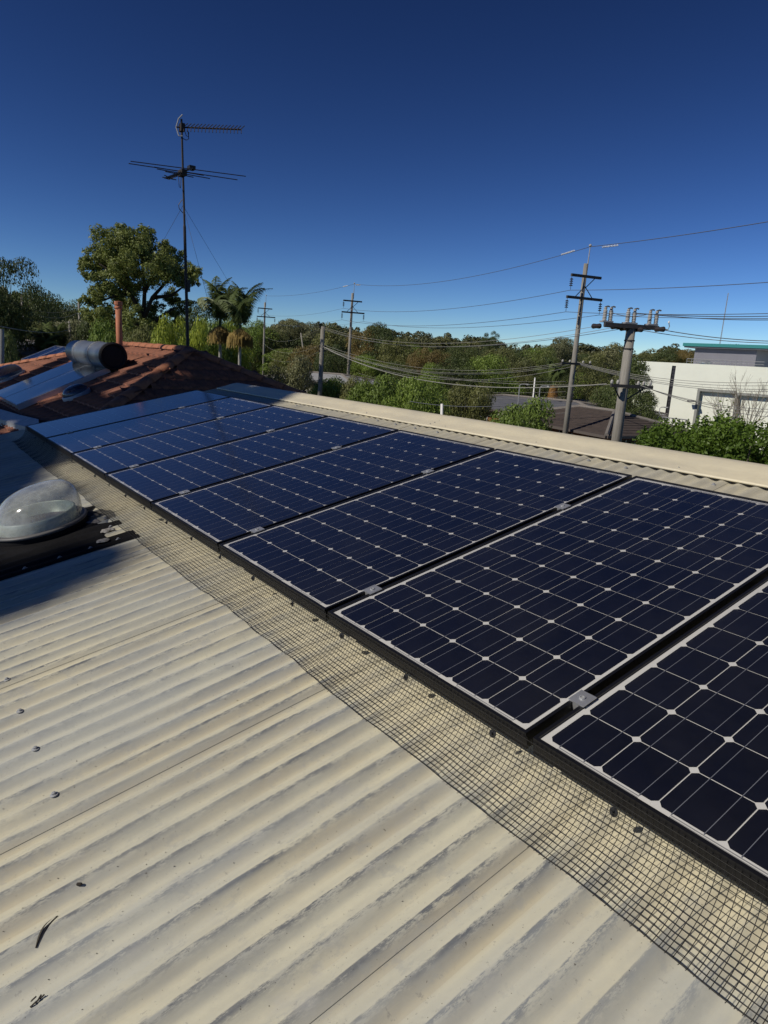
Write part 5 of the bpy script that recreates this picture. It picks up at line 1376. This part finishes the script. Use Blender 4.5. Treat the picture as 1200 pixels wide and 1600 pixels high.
# low cream fence wall at the foot of the building
fw0, fw1 = at(985, 668, 52), at(1075, 668, 50)
fwb = thing('low_wall', 'low cream wall with railing at the foot of the white building', 'wall', (fw0.x, fw0.y, ground_z(fw0.x, fw0.y)))
dvec = fw1 - fw0; dvec.z = 0
Mw_ = dvec.normalized().to_track_quat('X', 'Z').to_matrix().to_4x4(); zt_ = at(1020, 656, 51).z - ground_z(fw0.x, fw0.y)
MB().box(0, dvec.length, -.1, .1, -.5, zt_ - .5, Mw_).build('base', M['bwall'], fwb)
rr2 = MB(); nn = 18
for k in range(nn): rr2.tube([Mw_ @ Vector((dvec.length * k / nn, 0, zt_ - .55)), Mw_ @ Vector((dvec.length * k / nn, 0, zt_ + .25))], .03, 4)
rr2.tube([Mw_ @ Vector((0, 0, zt_ + .25)), Mw_ @ Vector((dvec.length, 0, zt_ + .25))], .035, 4); rr2.build('railing', M['galv'], fwb)
# radio mast on the skyline
ra, rb = at(1125, 536, 82), at(1138, 458, 82)
rm = thing('radio_mast', 'very thin radio mast above the white building', 'mast', ra)
mm = MB(); hv = rb - ra
for o_ in (Vector((.07, 0, 0)), Vector((-.05, .06, 0)), Vector((-.05, -.06, 0))): mm.tube([o_ - Vector((0, 0, 6)), hv + o_ * .4], .018, 3)
mm.build('lattice', M['galv'], rm)

# ------------------------------------------------------------------ small things on the roof
def onroof(px, py, h=-.118): 
    p = onplane(px, py, roofpt(0, 0, h), roofpt(0, 0, 1)); return p
def rl_(px, py): q = inv @ onroof(px, py); return q
lf = thing('dry_leaf', 'long dark curled dry leaf lying on the corrugated roof', 'leaf', onroof(53, 1475), ROOFROT)
a_, b_ = rl_(53, 1475), rl_(89, 1427); d0 = b_ - a_; d0.z = 0
m = MB(); n = 12
side = Vector((-d0.y, d0.x, 0)).normalized()
def lz(t): return crest_z(a_.x + d0.x * t) + .118
for i in range(n + 1):
    t = i / n; bow = math.sin(PI * t); w_ = .0010 + .0016 * math.sin(PI * min(1, t * 1.1)) 
    p = d0 * t + side * (.005 * bow); z = lz(t) + .0012 + .0015 * bow
    m.v += [tuple(p + side * w_ + Vector((0, 0, z))), tuple(p - side * w_ + Vector((0, 0, z + .002)))]
for i in range(n): m.f.append((2 * i, 2 * i + 1, 2 * i + 3, 2 * i + 2))
m.build('blade', mat('dry_leaf_brown', (.035, .028, .015), .8), lf)
MB().tube([d0 * t + Vector((0, 0, lz(t) + .0014)) for t in (0, .25, .5, .75, .98)], .0011, 5).build('stem', M['darkbark'], lf)
c_ = MB(); q = rl_(121, 1380); c_.lathe([(.001, 0), (.0032, .0015), (.0032, .009), (.002, .011), (.0005, .012)], 8, M=Matrix.Rotation(R(90), 4, 'Y'))
o = c_.build('gum_nut', M['darkbark']); q = rl_(119, 1381); o.location = roofpt(q.x, q.y, crest_z(q.x) + .0042); o.rotation_euler = (0, 0, R(60)); tag(o, 'small dark gum nut on the roof above the dry leaf', 'gum nut')
gq = MB(); gz_ = random.Random(2)
for k in range(5): gq.tube([(gz_.uniform(-.006, .006), k * .004 - .01, .002), (gz_.uniform(-.006, .006), k * .004 - .002, .005)], .0018, 4)
o = gq.build('twig_scrap', M['darkbark']); q = rl_(56, 1563); o.location = roofpt(q.x, q.y, crest_z(q.x) + .001); o.rotation_euler = ROOFROT; tag(o, 'crumpled brown twig scrap at the lower left of the roof', 'twig')
# loose specks of debris
dm = MB(); gd = random.Random(19)
for i in range(170):
    x, y = gd.uniform(4.2, 6.6), gd.uniform(-1.3, -.15)
    if gd.random() < .5: x = gd.uniform(4.9, 6.2); y = gd.uniform(-1.2, -.5)
    s = gd.uniform(.0004, .0011); a = gd.uniform(0, 3.14); L_ = s * gd.uniform(1, 2.6); z = crest_z(x) + .0008
    c, s2 = math.cos(a), math.sin(a)
    dm.quad((x - c * L_, y - s2 * L_, z), (x + s2 * s, y - c * s, z + s), (x + c * L_, y + s2 * L_, z + s * .5), (x - s2 * s, y + c * s, z + s))
o = dm.build('leaf_specks', M['darkbark']); o.rotation_euler = ROOFROT; tag(o, 'scattered dark specks of leaf debris on the roof', 'debris', kind='stuff')
